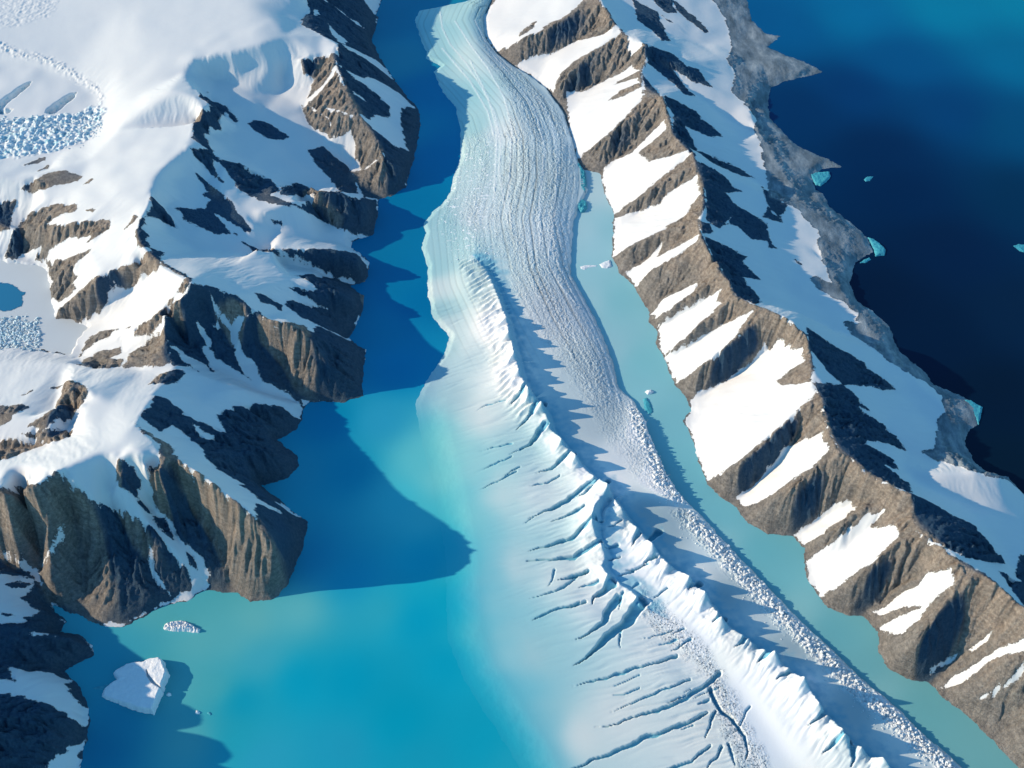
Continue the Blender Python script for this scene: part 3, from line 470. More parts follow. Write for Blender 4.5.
G_COL = [ # surface colour seen in sun
 (430,40,140,188,200),(450,15,148,190,200),(470,60,170,200,208),(500,60,180,202,212),(530,110,178,203,214),(560,140,185,210,222),(505,140,188,208,218),(530,180,175,198,208),(470,150,160,195,205),(440,240,145,188,200),(435,225,140,185,198),(432,270,140,186,198),(440,310,150,190,200),(455,350,165,196,204),(462,100,135,184,198),(468,130,140,186,198),(480,220,178,200,212),(550,240,190,210,222),
 (450,560,70,172,198),(452,620,50,165,195),(466,610,95,180,202),(490,605,150,192,202),(470,660,60,165,195),(495,690,80,172,196),(508,660,165,198,205),(520,735,90,172,195),(455,500,120,190,204),(440,290,180,203,210),(445,330,190,208,214),(465,350,205,215,220),(485,340,228,232,235),(500,390,235,236,236),(450,400,196,208,212),(480,420,215,220,222),(560,320,170,188,203),(590,380,160,182,196),(600,430,152,174,188),(630,460,185,200,212),(645,440,235,245,248),(665,485,235,245,248),
 (430,440,130,195,205),(445,470,130,196,206),(470,470,165,203,210),(500,500,195,212,216),(540,500,222,226,228),(450,520,110,190,204),(470,530,140,192,203),(462,580,100,182,202),(482,580,140,185,198),(520,570,187,205,211),(560,580,215,220,222),(600,600,225,228,230),(500,640,150,190,200),(478,640,90,175,198),(530,660,165,195,202),
 (515,700,120,185,200),(540,720,155,192,200),(545,765,125,180,195),(580,740,205,212,214),(620,720,210,215,217),(660,650,220,224,226),(700,740,212,216,218),(640,560,236,240,242),(690,630,228,230,234),(760,720,226,229,234),(790,690,236,242,246),(700,600,240,244,247),
 (660,540,136,165,180),(720,600,136,164,178),(790,650,136,164,178),(860,710,138,168,182),(720,545,200,222,230),(800,630,205,225,232),(880,705,215,230,236),(600,500,238,242,245),(650,520,136,164,178),(440,60,135,186,199),(425,30,130,182,197)]

# ================================================================== WATER colour as seen, some shade and haze included
FJORD_COL = [(390,20,10,120,165),(400,60,40,138,176),(430,90,0,120,175),(400,130,20,135,180),(440,160,0,118,175),(390,240,6,112,164),(410,200,2,110,164),(420,300,0,106,164),(400,280,4,110,164),(380,330,14,122,172),(400,370,0,125,182),(330,420,0,128,180),(300,470,40,150,190),(350,470,10,140,185),(420,460,90,185,205),(440,480,112,192,206),(455,450,128,196,206),(425,520,70,182,205),(455,570,60,172,198),(400,500,60,178,205),(380,420,40,150,195),  # upper fjord samples hold the mountain shadow in the water colour
 (310,560,30,140,188),(350,580,20,148,192),(430,560,0,160,198),(300,610,92,172,188),(255,620,96,172,186),(380,612,45,162,192),(420,620,0,152,194),(450,540,20,168,200),(455,600,0,158,196),(450,660,0,152,192),(350,680,0,148,188),(300,680,0,150,190),(260,660,60,160,188),(400,720,0,150,188),(480,740,10,152,188),(340,750,30,150,188),(260,760,40,152,188),(420,765,20,150,186),(515,765,30,155,188),
 (230,640,84,168,186),(200,640,88,170,187),(180,690,85,168,185),(215,690,75,165,182),(240,700,0,145,185),(235,740,30,155,185),(190,740,85,165,182),(130,640,60,155,185),(110,660,40,145,180),(120,720,30,130,170),(150,615,80,165,183),(100,750,20,120,165),(-100,700,20,120,160),(500,900,30,150,185),(200,900,40,150,180),(460,-60,0,110,160),(475,640,60,170,195),(465,520,110,190,205)]
CHAN_COL = [(590,190,160,195,205),(590,230,150,192,204),(605,230,125,182,196),(590,300,140,188,200),(620,300,115,178,190),(610,350,135,185,198),(645,360,112,178,190),(640,400,120,180,192),(670,420,108,172,186),(665,460,105,172,185),(690,480,100,168,182),(720,520,98,168,182),(760,550,92,165,178),(770,580,98,168,180),(830,630,90,160,172),(870,670,92,158,168),(920,710,92,158,165),(980,760,96,158,164),(1050,830,96,155,160),(560,100,130,180,195),(720,540,125,180,190),(800,612,120,178,186),(880,690,115,172,178)]
SEA_COL = [(770,-60,0,110,165),(760,20,0,85,145),(790,30,0,88,148),(850,20,0,105,160),(950,10,0,120,165),(1020,0,0,125,168),(1020,60,0,105,155),(900,60,0,80,138),(850,90,0,55,112),(800,110,0,48,100),(950,110,0,62,118),(1020,130,0,75,125),(880,150,0,38,85),(900,190,0,35,80),(1020,200,0,45,85),(950,250,2,30,70),(880,300,2,24,58),(930,330,2,26,60),(1020,320,4,32,66),(1000,400,3,24,52),(1020,470,4,26,50),(1100,600,4,26,50),(1150,250,4,40,80),(1150,0,0,125,165),(900,-80,0,130,172)]  # paler far samples put haze into the sea colour
# ================================================================== scene, sky, sun, camera
scene = bpy.context.scene
scene.view_settings.view_transform = 'Standard'; scene.view_settings.look = 'None'; scene.view_settings.exposure = 0; scene.view_settings.gamma = 1
scene.render.engine = 'CYCLES'
scene.cycles.max_bounces = 5; scene.cycles.diffuse_bounces = 1
SKY_TINT = (0.64, 1.17, 1.38, 1)
world = bpy.data.worlds.new("World"); scene.world = world; world.use_nodes = True
nt = world.node_tree; nt.nodes.clear()
sky = nt.nodes.new('ShaderNodeTexSky'); sky.sky_type = 'NISHITA'; sky.sun_disc = False
sky.sun_elevation = SUN_EL; sky.altitude = 1500; sky.air_density = 1.4; sky.dust_density = 0.3; sky.ozone_density = 2.0
sunv = Vector((-math.cos(SUN_EL) * math.cos(SUN_NORTH), math.cos(SUN_EL) * math.sin(SUN_NORTH), math.sin(SUN_EL)))
sky.sun_rotation = math.atan2(sunv.x, sunv.y)
bg = nt.nodes.new('ShaderNodeBackground'); bg.inputs[1].default_value = 0.14
wo = nt.nodes.new('ShaderNodeOutputWorld'); tn = nt.nodes.new('ShaderNodeMix'); tn.data_type = 'RGBA'; tn.blend_type = 'MULTIPLY'; tn.inputs[0].default_value = 1.0; tn.inputs[7].default_value = SKY_TINT
nt.links.new(sky.outputs[0], tn.inputs[6]); nt.links.new(tn.outputs[2], bg.inputs[0]); nt.links.new(bg.outputs[0], wo.inputs[0])
sl = bpy.data.lights.new('sun', 'SUN'); sl.energy = 5.0; sl.angle = math.radians(0.53); sl.color = (1.0, 0.82, 0.58)
so = bpy.data.objects.new('sun', sl); scene.collection.objects.link(so); so.rotation_euler = sunv.to_track_quat('Z', 'Y').to_euler()
cam = bpy.data.cameras.new('camera'); co = bpy.data.objects.new('camera', cam); scene.collection.objects.link(co)
co.location = (0, CAMY * S, CAMZ * S); co.rotation_euler = (math.pi / 2 - DEP, 0, 0)
cam.angle = 2 * math.atan(512 / FPX); cam.clip_start = 10; cam.clip_end = 200000
scene.camera = co

# ================================================================== materials
def new_mat(name):
    m = bpy.data.materials.new(name); m.use_nodes = True; n = m.node_tree; n.nodes.clear()
    out = n.nodes.new('ShaderNodeOutputMaterial'); b = n.nodes.new('ShaderNodeBsdfPrincipled'); n.links.new(b.outputs[0], out.inputs[0])
    return m, n, b
class NB:
    """small node builder"""
    def __init__(s, n): s.n = n; s.pos = n.nodes.new('ShaderNodeNewGeometry').outputs['Position']
    def link(s, a, b):
        if hasattr(a, 'is_output') or hasattr(a, 'links'): s.n.links.new(a, b)
        else: b.default_value = a
    def math(s, op, a, b=0.0, c=None, clamp=False):
        m = s.n.nodes.new('ShaderNodeMath'); m.operation = op; m.use_clamp = clamp
        s.link(a, m.inputs[0]); s.link(b, m.inputs[1])
        if c is not None: s.link(c, m.inputs[2])
        return m.outputs[0]
    def attr(s, name, out='Fac'):
        a = s.n.nodes.new('ShaderNodeAttribute'); a.attribute_name = name; return a.outputs[out]
    def noise(s, scale, detail=4, rough=0.55, vec=None, stretch=None, out=0):
        v = vec or s.pos
        if stretch:
            mp = s.n.nodes.new('ShaderNodeMapping'); s.n.links.new(v, mp.inputs[0]); mp.inputs['Scale'].default_value = stretch; v = mp.outputs[0]
        t = s.n.nodes.new('ShaderNodeTexNoise'); t.inputs['Scale'].default_value = scale; t.inputs['Detail'].default_value = detail; t.inputs['Roughness'].default_value = rough
        s.n.links.new(v, t.inputs[0]); return t.outputs[out]
    def voro(s, scale, feature='F1', out='Distance', vec=None):
        t = s.n.nodes.new('ShaderNodeTexVoronoi'); t.feature = feature; t.inputs['Scale'].default_value = scale; s.n.links.new(vec or s.pos, t.inputs[0]); return t.outputs[out]
    def ramp(s, f, stops, interp='LINEAR'):
        r = s.n.nodes.new('ShaderNodeValToRGB'); r.color_ramp.interpolation = interp; e = r.color_ramp.elements
        while len(e) < len(stops): e.new(0.5)
        for i, (p, c) in enumerate(stops):
            e[i].position = p; e[i].color = (c, c, c, 1) if isinstance(c, (int, float)) else tuple(c) + (1,)
        s.link(f, r.inputs[0]); return r.outputs[0]
    def mix(s, f, a, b, mode='MIX'):
        m = s.n.nodes.new('ShaderNodeMix'); m.data_type = 'RGBA'; m.blend_type = mode
        s.link(f, m.inputs[0])
        for v, i in ((a, m.inputs[6]), (b, m.inputs[7])):
            if isinstance(v, tuple): i.default_value = v + (1,) if len(v) == 3 else v
            else: s.n.links.new(v, i)
        return m.outputs[2]
    def bump(s, h, strength, dist, normal=None):
        b = s.n.nodes.new('ShaderNodeBump'); s.link(strength, b.inputs['Strength']); b.inputs['Distance'].default_value = dist; s.n.links.new(h, b.inputs['Height'])
        if normal: s.n.links.new(normal, b.inputs['Normal'])
        return b.outputs[0]

def mountain_material():
    m, n, b = new_mat('snow_and_rock'); k = NB(n)
    sn = k.attr('snow'); gul = k.attr('gully'); ht = k.attr('height'); shelf = k.attr('shelf')
    n1 = k.noise(0.030, 5, 0.62); n2 = k.noise(0.16, 3, 0.6)
    e = k.math('ADD', sn, k.math('MULTIPLY', k.math('SUBTRACT', n1, 0.5), 6.5))
    e = k.math('ADD', e, k.math('MULTIPLY', k.math('SUBTRACT', n2, 0.5), 4.0))
    e = k.math('ADD', e, k.math('MULTIPLY', gul, -3.2))
    mask = k.ramp(k.math('MULTIPLY_ADD', e, 0.5, 0.5), [(0.35, 0.0), (0.65, 1.0)])
    # rock: grey below, warm brown towards the crests, tan scree, darker gullies
    rn = k.noise(0.012, 5, 0.6); rn2 = k.noise(0.09, 5, 0.7); strat = k.noise(0.05, 4, 0.65, stretch=(0.35, 0.35, 2.2))
    grey = k.ramp(rn2, [(0.25, (0.11, 0.105, 0.105)), (0.5, (0.21, 0.195, 0.18)), (0.75, (0.32, 0.29, 0.26))])
    warm = k.ramp(rn2, [(0.25, (0.15, 0.125, 0.108)), (0.5, (0.28, 0.235, 0.20)), (0.75, (0.44, 0.37, 0.305))])
    hf = k.math('ADD', k.math('MULTIPLY', ht, 0.011), k.math('MULTIPLY', k.math('SUBTRACT', rn, 0.5), 1.5))
    rock = k.mix(k.ramp(hf, [(0.3, 0.0), (0.75, 1.0)]), grey, warm)
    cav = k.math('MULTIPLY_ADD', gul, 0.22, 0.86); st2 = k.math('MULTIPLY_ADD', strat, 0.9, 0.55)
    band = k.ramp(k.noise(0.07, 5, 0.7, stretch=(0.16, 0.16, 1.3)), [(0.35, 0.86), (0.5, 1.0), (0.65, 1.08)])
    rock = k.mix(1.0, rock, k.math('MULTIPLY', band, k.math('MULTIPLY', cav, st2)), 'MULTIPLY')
    rock = k.mix(k.attr('west'), k.mix(0.95, rock, k.mix(k.ramp(k.math('MULTIPLY', ht, 0.02), [(0.1, 1.0), (0.6, 0.0)]), k.ramp(rn2, [(0.3, (0.022, 0.070, 0.135)), (0.75, (0.055, 0.125, 0.205))]), k.ramp(rn2, [(0.3, (0.040, 0.085, 0.13)), (0.75, (0.10, 0.15, 0.20))]))), k.mix(1.0, rock, (1.52, 1.50, 1.48), 'MULTIPLY'))  # slopes facing east get their navy shade painted into the rock colour
    shc = k.ramp(k.noise(0.02, 5, 0.65, stretch=(1.0, 0.45, 1)), [(0.32, (0.10, 0.14, 0.17)), (0.5, (0.20, 0.25, 0.29)), (0.7, (0.38, 0.43, 0.46))]); rock = k.mix(shelf, rock, shc)
    icy = k.attr('icy'); shelf_b = k.math('SUBTRACT', 1.0, k.math('MULTIPLY', shelf, 0.75))
    snow = k.mix(k.noise(0.006, 3), (0.73, 0.74, 0.75), (0.80, 0.785, 0.77))
    ice = k.ramp(k.noise(0.05, 4, 0.65), [(0.32, (0.25, 0.56, 0.66)), (0.44, (0.62, 0.78, 0.83)), (0.54, (0.84, 0.86, 0.87))]); snow = k.mix(icy, snow, ice)
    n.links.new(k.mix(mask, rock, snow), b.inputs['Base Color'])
    b.inputs['Specular IOR Level'].default_value = 0.15
    n.links.new(k.ramp(mask, [(0, 0.9), (1, 0.6)]), b.inputs['Roughness'])
    hb = k.math('ADD', k.math('MULTIPLY', k.math('MULTIPLY', k.noise(0.15, 7, 0.72), shelf_b), k.math('SUBTRACT', 1.0, mask)), k.math('MULTIPLY', k.noise(0.012, 4, 0.45), k.math('MULTIPLY', mask, 0.10)))
    hb = k.math('ADD', hb, k.math('MULTIPLY', mask, 0.10))
    n.links.new(k.bump(hb, 1.0, 13.0), b.inputs['Normal'])
    return m

def ice_material():
    m, n, b = new_mat('glacier_ice'); k = NB(n)
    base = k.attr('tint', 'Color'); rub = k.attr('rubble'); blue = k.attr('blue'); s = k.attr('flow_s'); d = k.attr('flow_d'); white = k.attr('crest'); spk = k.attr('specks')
    cv = n.nodes.new('ShaderNodeCombineXYZ'); n.links.new(s, cv.inputs[0]); n.links.new(d, cv.inputs[1]); fv = cv.outputs[0]
    streak = k.noise(1.0, 4, 0.6, vec=fv, stretch=(0.004, 0.055, 1)); 
    vor = k.voro(0.13, 'F1', vec=k.pos); cells = k.voro(0.15, 'DISTANCE_TO_EDGE'); nz = k.noise(0.10, 5, 0.65)
    lane = k.attr('lane'); base = k.mix(1.0, base, k.math('SUBTRACT', 1.0, k.math('MULTIPLY', lane, 0.42)), 'MULTIPLY')
    col = k.mix(rub, base, k.ramp(streak, [(0.3, 0.82), (0.7, 1.10)]), 'MULTIPLY')
    # rubbly areas: pale lumps with darker gaps
    lump = k.ramp(vor, [(0.15, 1.16), (0.5, 0.95), (0.95, 0.62)])
    col = k.mix(rub, col, k.mix(1.0, col, lump, 'MULTIPLY'))
    dirt = k.ramp(k.noise(0.16, 4, 0.7), [(0.53, 0.0), (0.6, 1.0)])
    col = k.mix(k.math('MULTIPLY', dirt, spk), col, (0.07, 0.12, 0.17))
    flk = k.ramp(k.noise(0.05, 3, 0.6, stretch=(1, 1.8, 1)), [(0.59, 0.0), (0.64, 1.0)])
    col = k.mix(k.math('MULTIPLY', flk, k.attr('flecks')), col, (0.88, 0.92, 0.94))
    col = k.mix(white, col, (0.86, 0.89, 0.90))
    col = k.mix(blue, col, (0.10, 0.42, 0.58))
    n.links.new(col, b.inputs['Base Color']); b.inputs['Roughness'].default_value = 0.6; b.inputs['Specular IOR Level'].default_value = 0.25
    hb = k.math('ADD', k.math('MULTIPLY', k.math('SUBTRACT', 1.0, vor), k.math('MULTIPLY', rub, 1.6)), k.math('MULTIPLY', nz, k.math('MULTIPLY_ADD', rub, 0.9, 0.10)))
    n.links.new(k.bump(hb, 0.45, 5.0), b.inputs['Normal'])
    return m

def water_material(name, rough):
    m, n, b = new_mat(name); k = NB(n)
    col = k.mix(1.0, k.attr('tint', 'Color'), k.ramp(k.noise(0.0016, 4, 0.5), [(0.3, 0.93), (0.7, 1.05)]), 'MULTIPLY')
    n.links.new(col, b.inputs['Base Color'])
    b.inputs['Roughness'].default_value = rough; b.inputs['IOR'].default_value = 1.33; b.inputs['Specular IOR Level'].default_value = 0.35
    n.links.new(k.bump(k.noise(0.12, 4, 0.6), 0.10, 1.0), b.inputs['Normal'])
    return m

def block_material(name, c0, c1):
    m, n, b = new_mat(name); k = NB(n)
    n.links.new(k.ramp(k.noise(0.09, 5, 0.65), [(0.3, c0), (0.65, c1)]), b.inputs['Base Color']); b.inputs['Roughness'].default_value = 0.55; b.inputs['Specular IOR Level'].default_value = 0.3
    n.links.new(k.bump(k.noise(0.13, 5, 0.65), 0.6, 3.0), b.inputs['Normal'])
    return m

MAT_M = mountain_material(); MAT_I = ice_material()
MAT_W = water_material('silty_fjord_water', 0.22); MAT_C = water_material('milky_melt_water', 0.3); MAT_S = water_material('deep_sea_water', 0.12)
MAT_BERG = block_material('iceberg_snow', (0.78, 0.82, 0.86), (0.88, 0.89, 0.90)); MAT_BLUE = block_material('blue_ice', (0.03, 0.26, 0.36), (0.07, 0.42, 0.50)); MAT_SERAC = block_material('serac_ice', (0.76, 0.85, 0.88), (0.92, 0.93, 0.93)); MAT_CRACK = block_material('crack_ice', (0.05, 0.10, 0.16), (0.10, 0.22, 0.30))

def setp(o, **kw):
    for a, v in kw.items(): o[a] = v
    return o
def sea_level_colors(X, Y, samples, gain):
    c = color_field(X, Y, samples, 3.2, 16.0)
    l = np.where(c / 255 <= 0.04045, c / 255 / 12.92, ((c / 255 + 0.055) / 1.055) ** 2.4)
    return np.clip(l * gain, 0, 0.9)

# ================================================================== terrain builder
STEP = 1.05
def shore_terrain(X, Y, Z, shore_poly, edge=1.4):
    d, _ = poly_sdf(X, Y, shore_poly, 60.0)
    d = d + 1.3 * fbm(X / 9, Y / 9, 3) + 0.7 * noise(X / 2.7, Y / 2.7)
    return d

def build_mountain(name, bounds, lines, shore, rock_first, layers, shelf=None, gully_amp=3.3, flat=None, calm=None, cuts=(), rough=(), tan=()):  # tan: sunlit cliff faces where most of the painted shade comes off
    X, Y = grid(*bounds, STEP)
    pts = []
    for l in lines: pts += densify(l)
    Z = tin(pts, X, Y)
    Z = blur(Z, 1.6 / STEP)
    sx, sy = at([p[0] for p in shore], [p[1] for p in shore], 0)
    d = shore_terrain(X, Y, Z, list(zip(sx, sy)))
    inland = smooth(0, 25, d)
    amp = 1.2
    if calm is not None:
        cx, cy = at([p[0] for p in calm], [p[1] for p in calm], 70); cd, _ = poly_sdf(X, Y, list(zip(cx, cy)), 40.0); f_ = smooth(-4, 14, cd)
        Z = Z * (1 - f_) + blur(Z, 7.0) * f_; amp = 1.2 - 0.9 * f_
    Z = Z + inland * (amp * fbm(X / 40, Y / 40, 2))
    # outlines of snow and rock
    snow = np.full(X.shape, -14.0 if rock_first else 14.0)
    wx = 2.0 * fbm(X / 16, Y / 16, 3); wy = 2.0 * fbm(X / 16 + 50, Y / 16 - 31, 3)
    for kind, polys in layers:
        for p in polys:
            s, sl = poly_sdf(X, Y, drape(p, X, Y, Z))
            if sl is None: continue
            s = s[sl]
            snow[sl] = np.maximum(snow[sl], s) if kind == 'snow' else np.minimum(snow[sl], -s)
    snow = np.minimum(snow, np.clip(1.6 * (d - 0.8) + 1.5 * wx, -14, 14))
    rock = smooth(1.5, -3.0, snow)
    gy_, gx_ = np.gradient(blur(Z, 4.0), STEP); west = smooth(-0.14, 0.20, gx_ * 0.98 + 0.10 * (-gy_) * -1 * 0 + 0.0)  # low where slopes face east; drives the painted shade on rock
    for p in tan:  # sunlit cliff faces: most of the painted shade taken off
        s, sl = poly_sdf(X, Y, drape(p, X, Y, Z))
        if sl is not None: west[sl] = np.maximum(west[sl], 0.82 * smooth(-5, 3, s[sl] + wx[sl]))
    vary = 0.55 + 0.75 * smooth(-0.5, 0.6, fbm(X / 70, Y / 70, 2))
    sm = smooth(2.0, 9.0, snow); Z = Z * (1 - sm) + blur(Z, 3.2) * sm
    gul = np.zeros_like(X); tot = 0
    for lam, amp in ((22.0, 0.85), (11.0, 0.8), (5.6, 0.5), (3.4, 0.26)):
        g, sl_ = gullies(X + 1.2 * wx, Y + 1.2 * wy, Z, STEP, lam)
        steep = smooth(0.12, 0.7, sl_)
        g = np.where(g > 0, g, g * 1.3)
        Z = Z + vary * gully_amp * amp * g * (0.10 + 0.90 * rock) * steep * inland
        gul += amp * g; tot += amp
    Z = Z + inland * rock * (0.85 * ridged(X / 7.5, Y / 7.5, 3) + 0.5 * noise(X / 2.3, Y / 2.3)) * smooth(0.05, 0.5, sl_)
    Z = np.where(d > 0, np.maximum(Z * smooth(-2, 9, d) + 0.6 * smooth(0, 4, d), 0.10 * np.minimum(d, 6)), np.maximum(d * 0.9, -9))
    icy = np.zeros_like(X)
    for (poly, hh, amp_) in rough:
        ax, ay = at([p[0] for p in poly], [p[1] for p in poly], hh); s, _ = poly_sdf(X, Y, list(zip(ax, ay)), 20); f_ = smooth(-2, 4, s + 3 * fbm(X / 10, Y / 10, 2))
        Z = Z + f_ * amp_ * (1.3 * ridged(X / 11, Y / 8, 3) - 0.6 + 0.8 * noise(X / 3.2, Y / 3.0))
        if amp_ > 1: icy = np.maximum(icy, f_)
    for (l, w0, w1, dep) in cuts:
        lx, ly = at([p[0] for p in l], [p[1] for p in l], l[0][2]); r = line_dist_w(X, Y, X + 0.6 * wx, Y + 0.6 * wy, list(zip(lx, ly)), 14)
        if r is None: continue
        s_, dd, f_, sd, tt = r; w = (w0 + (w1 - w0) * f_) * smooth(1, 0.8, f_) * smooth(0, 0.15, f_)
        cut_ = smooth(1.0, 0.5, dd / np.maximum(w, 0.05)) * (w > 0.2); Z[s_] -= dep * cut_; icy[s_] = np.maximum(icy[s_], smooth(0.1, 0.6, cut_))
    if flat is not None:
        for lvl, poly in flat:
            fx, fy = at([p[0] for p in poly], [p[1] for p in poly], lvl)
            fd, _ = poly_sdf(X, Y, list(zip(fx, fy)), 30.0)
            fd = fd + 1.5 * fbm(X / 8, Y / 8, 3)
            Z = np.where(fd > -1, np.minimum(Z, lvl - 1.2 * np.clip(fd, 0, 3) ), np.maximum(Z, lvl + np.minimum(0.4, -fd * 0.2)) * (fd > -4) + Z * (fd <= -4))
    sh = np.zeros_like(X)
    if shelf is not None:
        s, sl = poly_sdf(X, Y, drape(shelf, X, Y, Z), 14.0); sh = smooth(-3, 3, s)
    px, py = pix(X, Y, Z)
    keep = (d > -7) & (px > -150) & (px < 1180) & (py > -120) & (py < 900)
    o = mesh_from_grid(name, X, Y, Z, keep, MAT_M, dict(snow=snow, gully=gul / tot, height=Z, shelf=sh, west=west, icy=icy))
    return o, (X, Y, Z)
# ================================================================== build the two mountain ranges
right_lines = [[(p[0], p[1], 0.3) for p in WEST_SHORE], [(p[0], p[1], 0.3) for p in EAST_SHORE], RIDGE_CREST] + R_SPURS + R_VALLEYS + R_EAST
right_shore = WEST_SHORE + EAST_SHORE[::-1]
ridge, RG = build_mountain('coastal_ridge', (-40, 960, -470, 860), right_lines, right_shore, True,
    [('snow', R_SNOW), ('rock', R_WROCK), ('snow', [[(c[0] + 1.0, c[1]) for c in RIDGE_CREST] + [(p[0] + 40, p[1]) for p in EAST_SHORE[::-1]]]), ('rock', R_EROCK), ('rock', [SHELF]), ('snow', SHELF_SNOW)],
    SHELF)
setp(ridge, kind='structure', label='long serrated brown ridge with white snow fields between the milky channel and the dark sea')
CALM = [(-300, -150), (300, -150), (294, 8), (262, 34), (215, 44), (182, 62), (170, 84), (160, 96), (120, 96), (100, 84), (70, 64), (30, 52), (-300, 40)]
L_CUTS = [([(44, 111, 48), (52, 108, 48), (62, 101, 48), (78, 92, 48)], 8, 5, 8), ([(-10, 112, 46), (8, 99, 46), (18, 93, 46), (34, 83, 46)], 7, 4, 7), ([(-8, 108, 44), (4, 112, 44), (14, 110, 44)], 6, 4, 5)]
L_ROUGH = [([(-40, 120), (30, 116), (70, 112), (100, 104), (107, 112), (100, 126), (88, 140), (60, 152), (20, 158), (-40, 160)], 47, 1.7), ([(0, 44), (20, 52), (50, 58), (75, 70), (98, 84), (106, 96), (102, 98), (92, 88), (70, 75), (45, 63), (15, 57), (0, 52)], 54, 0.9), ([(-60, -20), (40, -10), (62, 5), (50, 20), (20, 28), (-60, 30)], 60, 0.35)]
left_lines = [[(p[0], p[1], 0.3) for p in LEFT_SHORE]] + L_LINES
left_shore = LEFT_SHORE + [(-260, 900), (-400, -200), (398, -200)]
mount, LG = build_mountain('mountain_range', (-940, -60, -420, 860), left_lines, left_shore, False,
    [('rock', L_ROCK), ('snow', L_SNOW), ('rock', L_ROCK2)], None, 3.3, [(15.0, INLET)], CALM, L_CUTS, L_ROUGH, L_SUNLIT)
setp(mount, kind='structure', label='snow covered mountain range with brown cliffs above the western fjord')

# ================================================================== glacier
DEBRIS_LINE = [(642,602,14), (680,655,14), (712,690,14), (735,730,14), (770,790,14), (820,860,14)]
def build_glacier():
    st = 0.8
    X, Y = grid(-190, 620, -420, 800, st)
    lines = [[(p[0], p[1], 1.2) for p in G_LEFT], [(p[0], p[1], 1.6 if 185 < p[1] < 405 else 2.6) for p in G_RIGHT]] + G_LINES
    pts = []
    for l in lines: pts += densify(l)
    for crest, wdt, floor in ((CREST_A, 9, 9), (CREST_B, 9, 7.5), (CREST_C, 9, 13)):
        c = densify(crest, 1.6); hs = np.array([q[2] for q in c]); kk = 13; hs = np.convolve(np.pad(hs, kk, mode='edge'), np.ones(2 * kk + 1) / (2 * kk + 1), 'valid'); pts = [p for p in pts if min((p[0] - q[0]) ** 2 + (p[1] - q[1]) ** 2 for q in c) > 8 ** 2] + c
        ca_ = np.array([(q[0], q[1]) for q in c]); cs = np.stack([np.convolve(np.pad(ca_[:, i_], kk, mode='edge'), np.ones(2 * kk + 1) / (2 * kk + 1), 'valid') for i_ in (0, 1)], 1)
        tg = np.gradient(cs, axis=0); tg /= np.linalg.norm(tg, axis=1)[:, None] + 1e-9
        for i_ in range(0, len(c), 2):
            (x, y, h), hm = c[i_], hs[i_]; tx, ty = tg[i_]; ex, ey = -ty, tx          # tangent runs down valley, (ex, ey) points to the lee side
            if ex < 0 and crest is not CREST_C: ex, ey = -ex, -ey
            if crest is CREST_C: ex, ey = 1.0, 0.25
            w_ = wdt * (0.45 + h / 60)
            pts.append((x + ex * w_, y + ey * w_ * 0.5, floor))
            if crest is CREST_B: dd_ = ((12, 0.66), (27, 0.36))
            else: dd_ = ((11, 0.62), (26, 0.30))
            for (q_, f_) in dd_:
                sx_, sy_ = cs[i_][0] - ex * q_, cs[i_][1] - ey * q_
                pts.append((sx_, sy_, 8 + f_ * (hm - 8) + (2.5 if crest is CREST_B else 0)))
    Z = tin(pts, X, Y); Z = blur(Z, 0.7)
    ox, oy = at([p[0] for p in G_LEFT + G_RIGHT[::-1]], [p[1] for p in G_LEFT + G_RIGHT[::-1]], 0)
    d, _ = poly_sdf(X, Y, list(zip(ox, oy)), 60.0)
    px, py = pix(X, Y, Z * 0 + 5)
    d = d + 0.9 * fbm(X / 9, Y / 9, 3) + 0.3 * noise(X / 2.6, Y / 2.6)
    # flow coordinates
    fx, fy = at([p[0] for p in FLOW], [p[1] for p in FLOW], 8)
    sl, dist, frac, side, tot = line_dist(X, Y, list(zip(fx, fy)), 2000)
    fs = frac * tot * S; fd = dist * side; fdS = fd * S
    def near(lines, reach, h=8.0):
        out = np.full(X.shape, float(reach)); fr = np.zeros(X.shape)
        for l in lines:
            a = np.asarray(l, float); hh = a[:, 2] if a.shape[1] > 2 else h
            lx, ly = at(a[:, 0], a[:, 1], hh); r = line_dist(X, Y, list(zip(lx, ly)), reach)
            if r is None: continue
            s_, dd, f_, sd, tt = r
            m = dd < out[s_]; out[s_] = np.where(m, dd, out[s_])
        return out
    crest_d = near([CREST_A, CREST_B, CREST_C], 60)
    crest_d2 = near([CREST_A, CREST_B, CREST_C, DEBRIS_LINE], 120)
    nearc = np.exp(-(crest_d / 10.0) ** 2); Z = Z * nearc + blur(Z, 8.0) * (1 - nearc)
    # areas
    def area(poly, soft=10, h=8):
        ax, ay = at([p[0] for p in poly], [p[1] for p in poly], h); s, _ = poly_sdf(X, Y, list(zip(ax, ay)), 40); return smooth(-soft, soft, s + 4 * fbm(X / 12, Y / 12, 2))
    rub_band = area([(470,0),(490,60),(510,100),(505,180),(497,240),(515,290),(540,330),(580,390),(610,440),(650,490),(690,502),(655,440),(625,395),(605,350),(575,300),(565,250),(575,180),(565,120),(530,80),(490,50),(485,0)])
    rub_right = area([(688,505),(722,535),(772,585),(832,645),(902,705),(982,780),(1040,840),(1015,840),(945,778),(875,716),(808,652),(755,604),(705,550),(672,512)], 4)
    rub_left = area([(440,130),(500,130),(500,260),(470,270),(445,230)], 14) * 0.5
    debris = area([(636,590),(660,608),(700,645),(722,680),(745,725),(775,780),(830,860),(790,860),(740,775),(718,730),(706,680),(680,655),(645,625)], 5)
    rub = np.clip(rub_band * 0.85 + rub_right + rub_left + 0.5 * debris, 0, 1)
    band_flat = area([(625,478),(660,500),(700,545),(760,610),(830,690),(900,755),(860,750),(790,690),(720,610),(650,545)], 6)
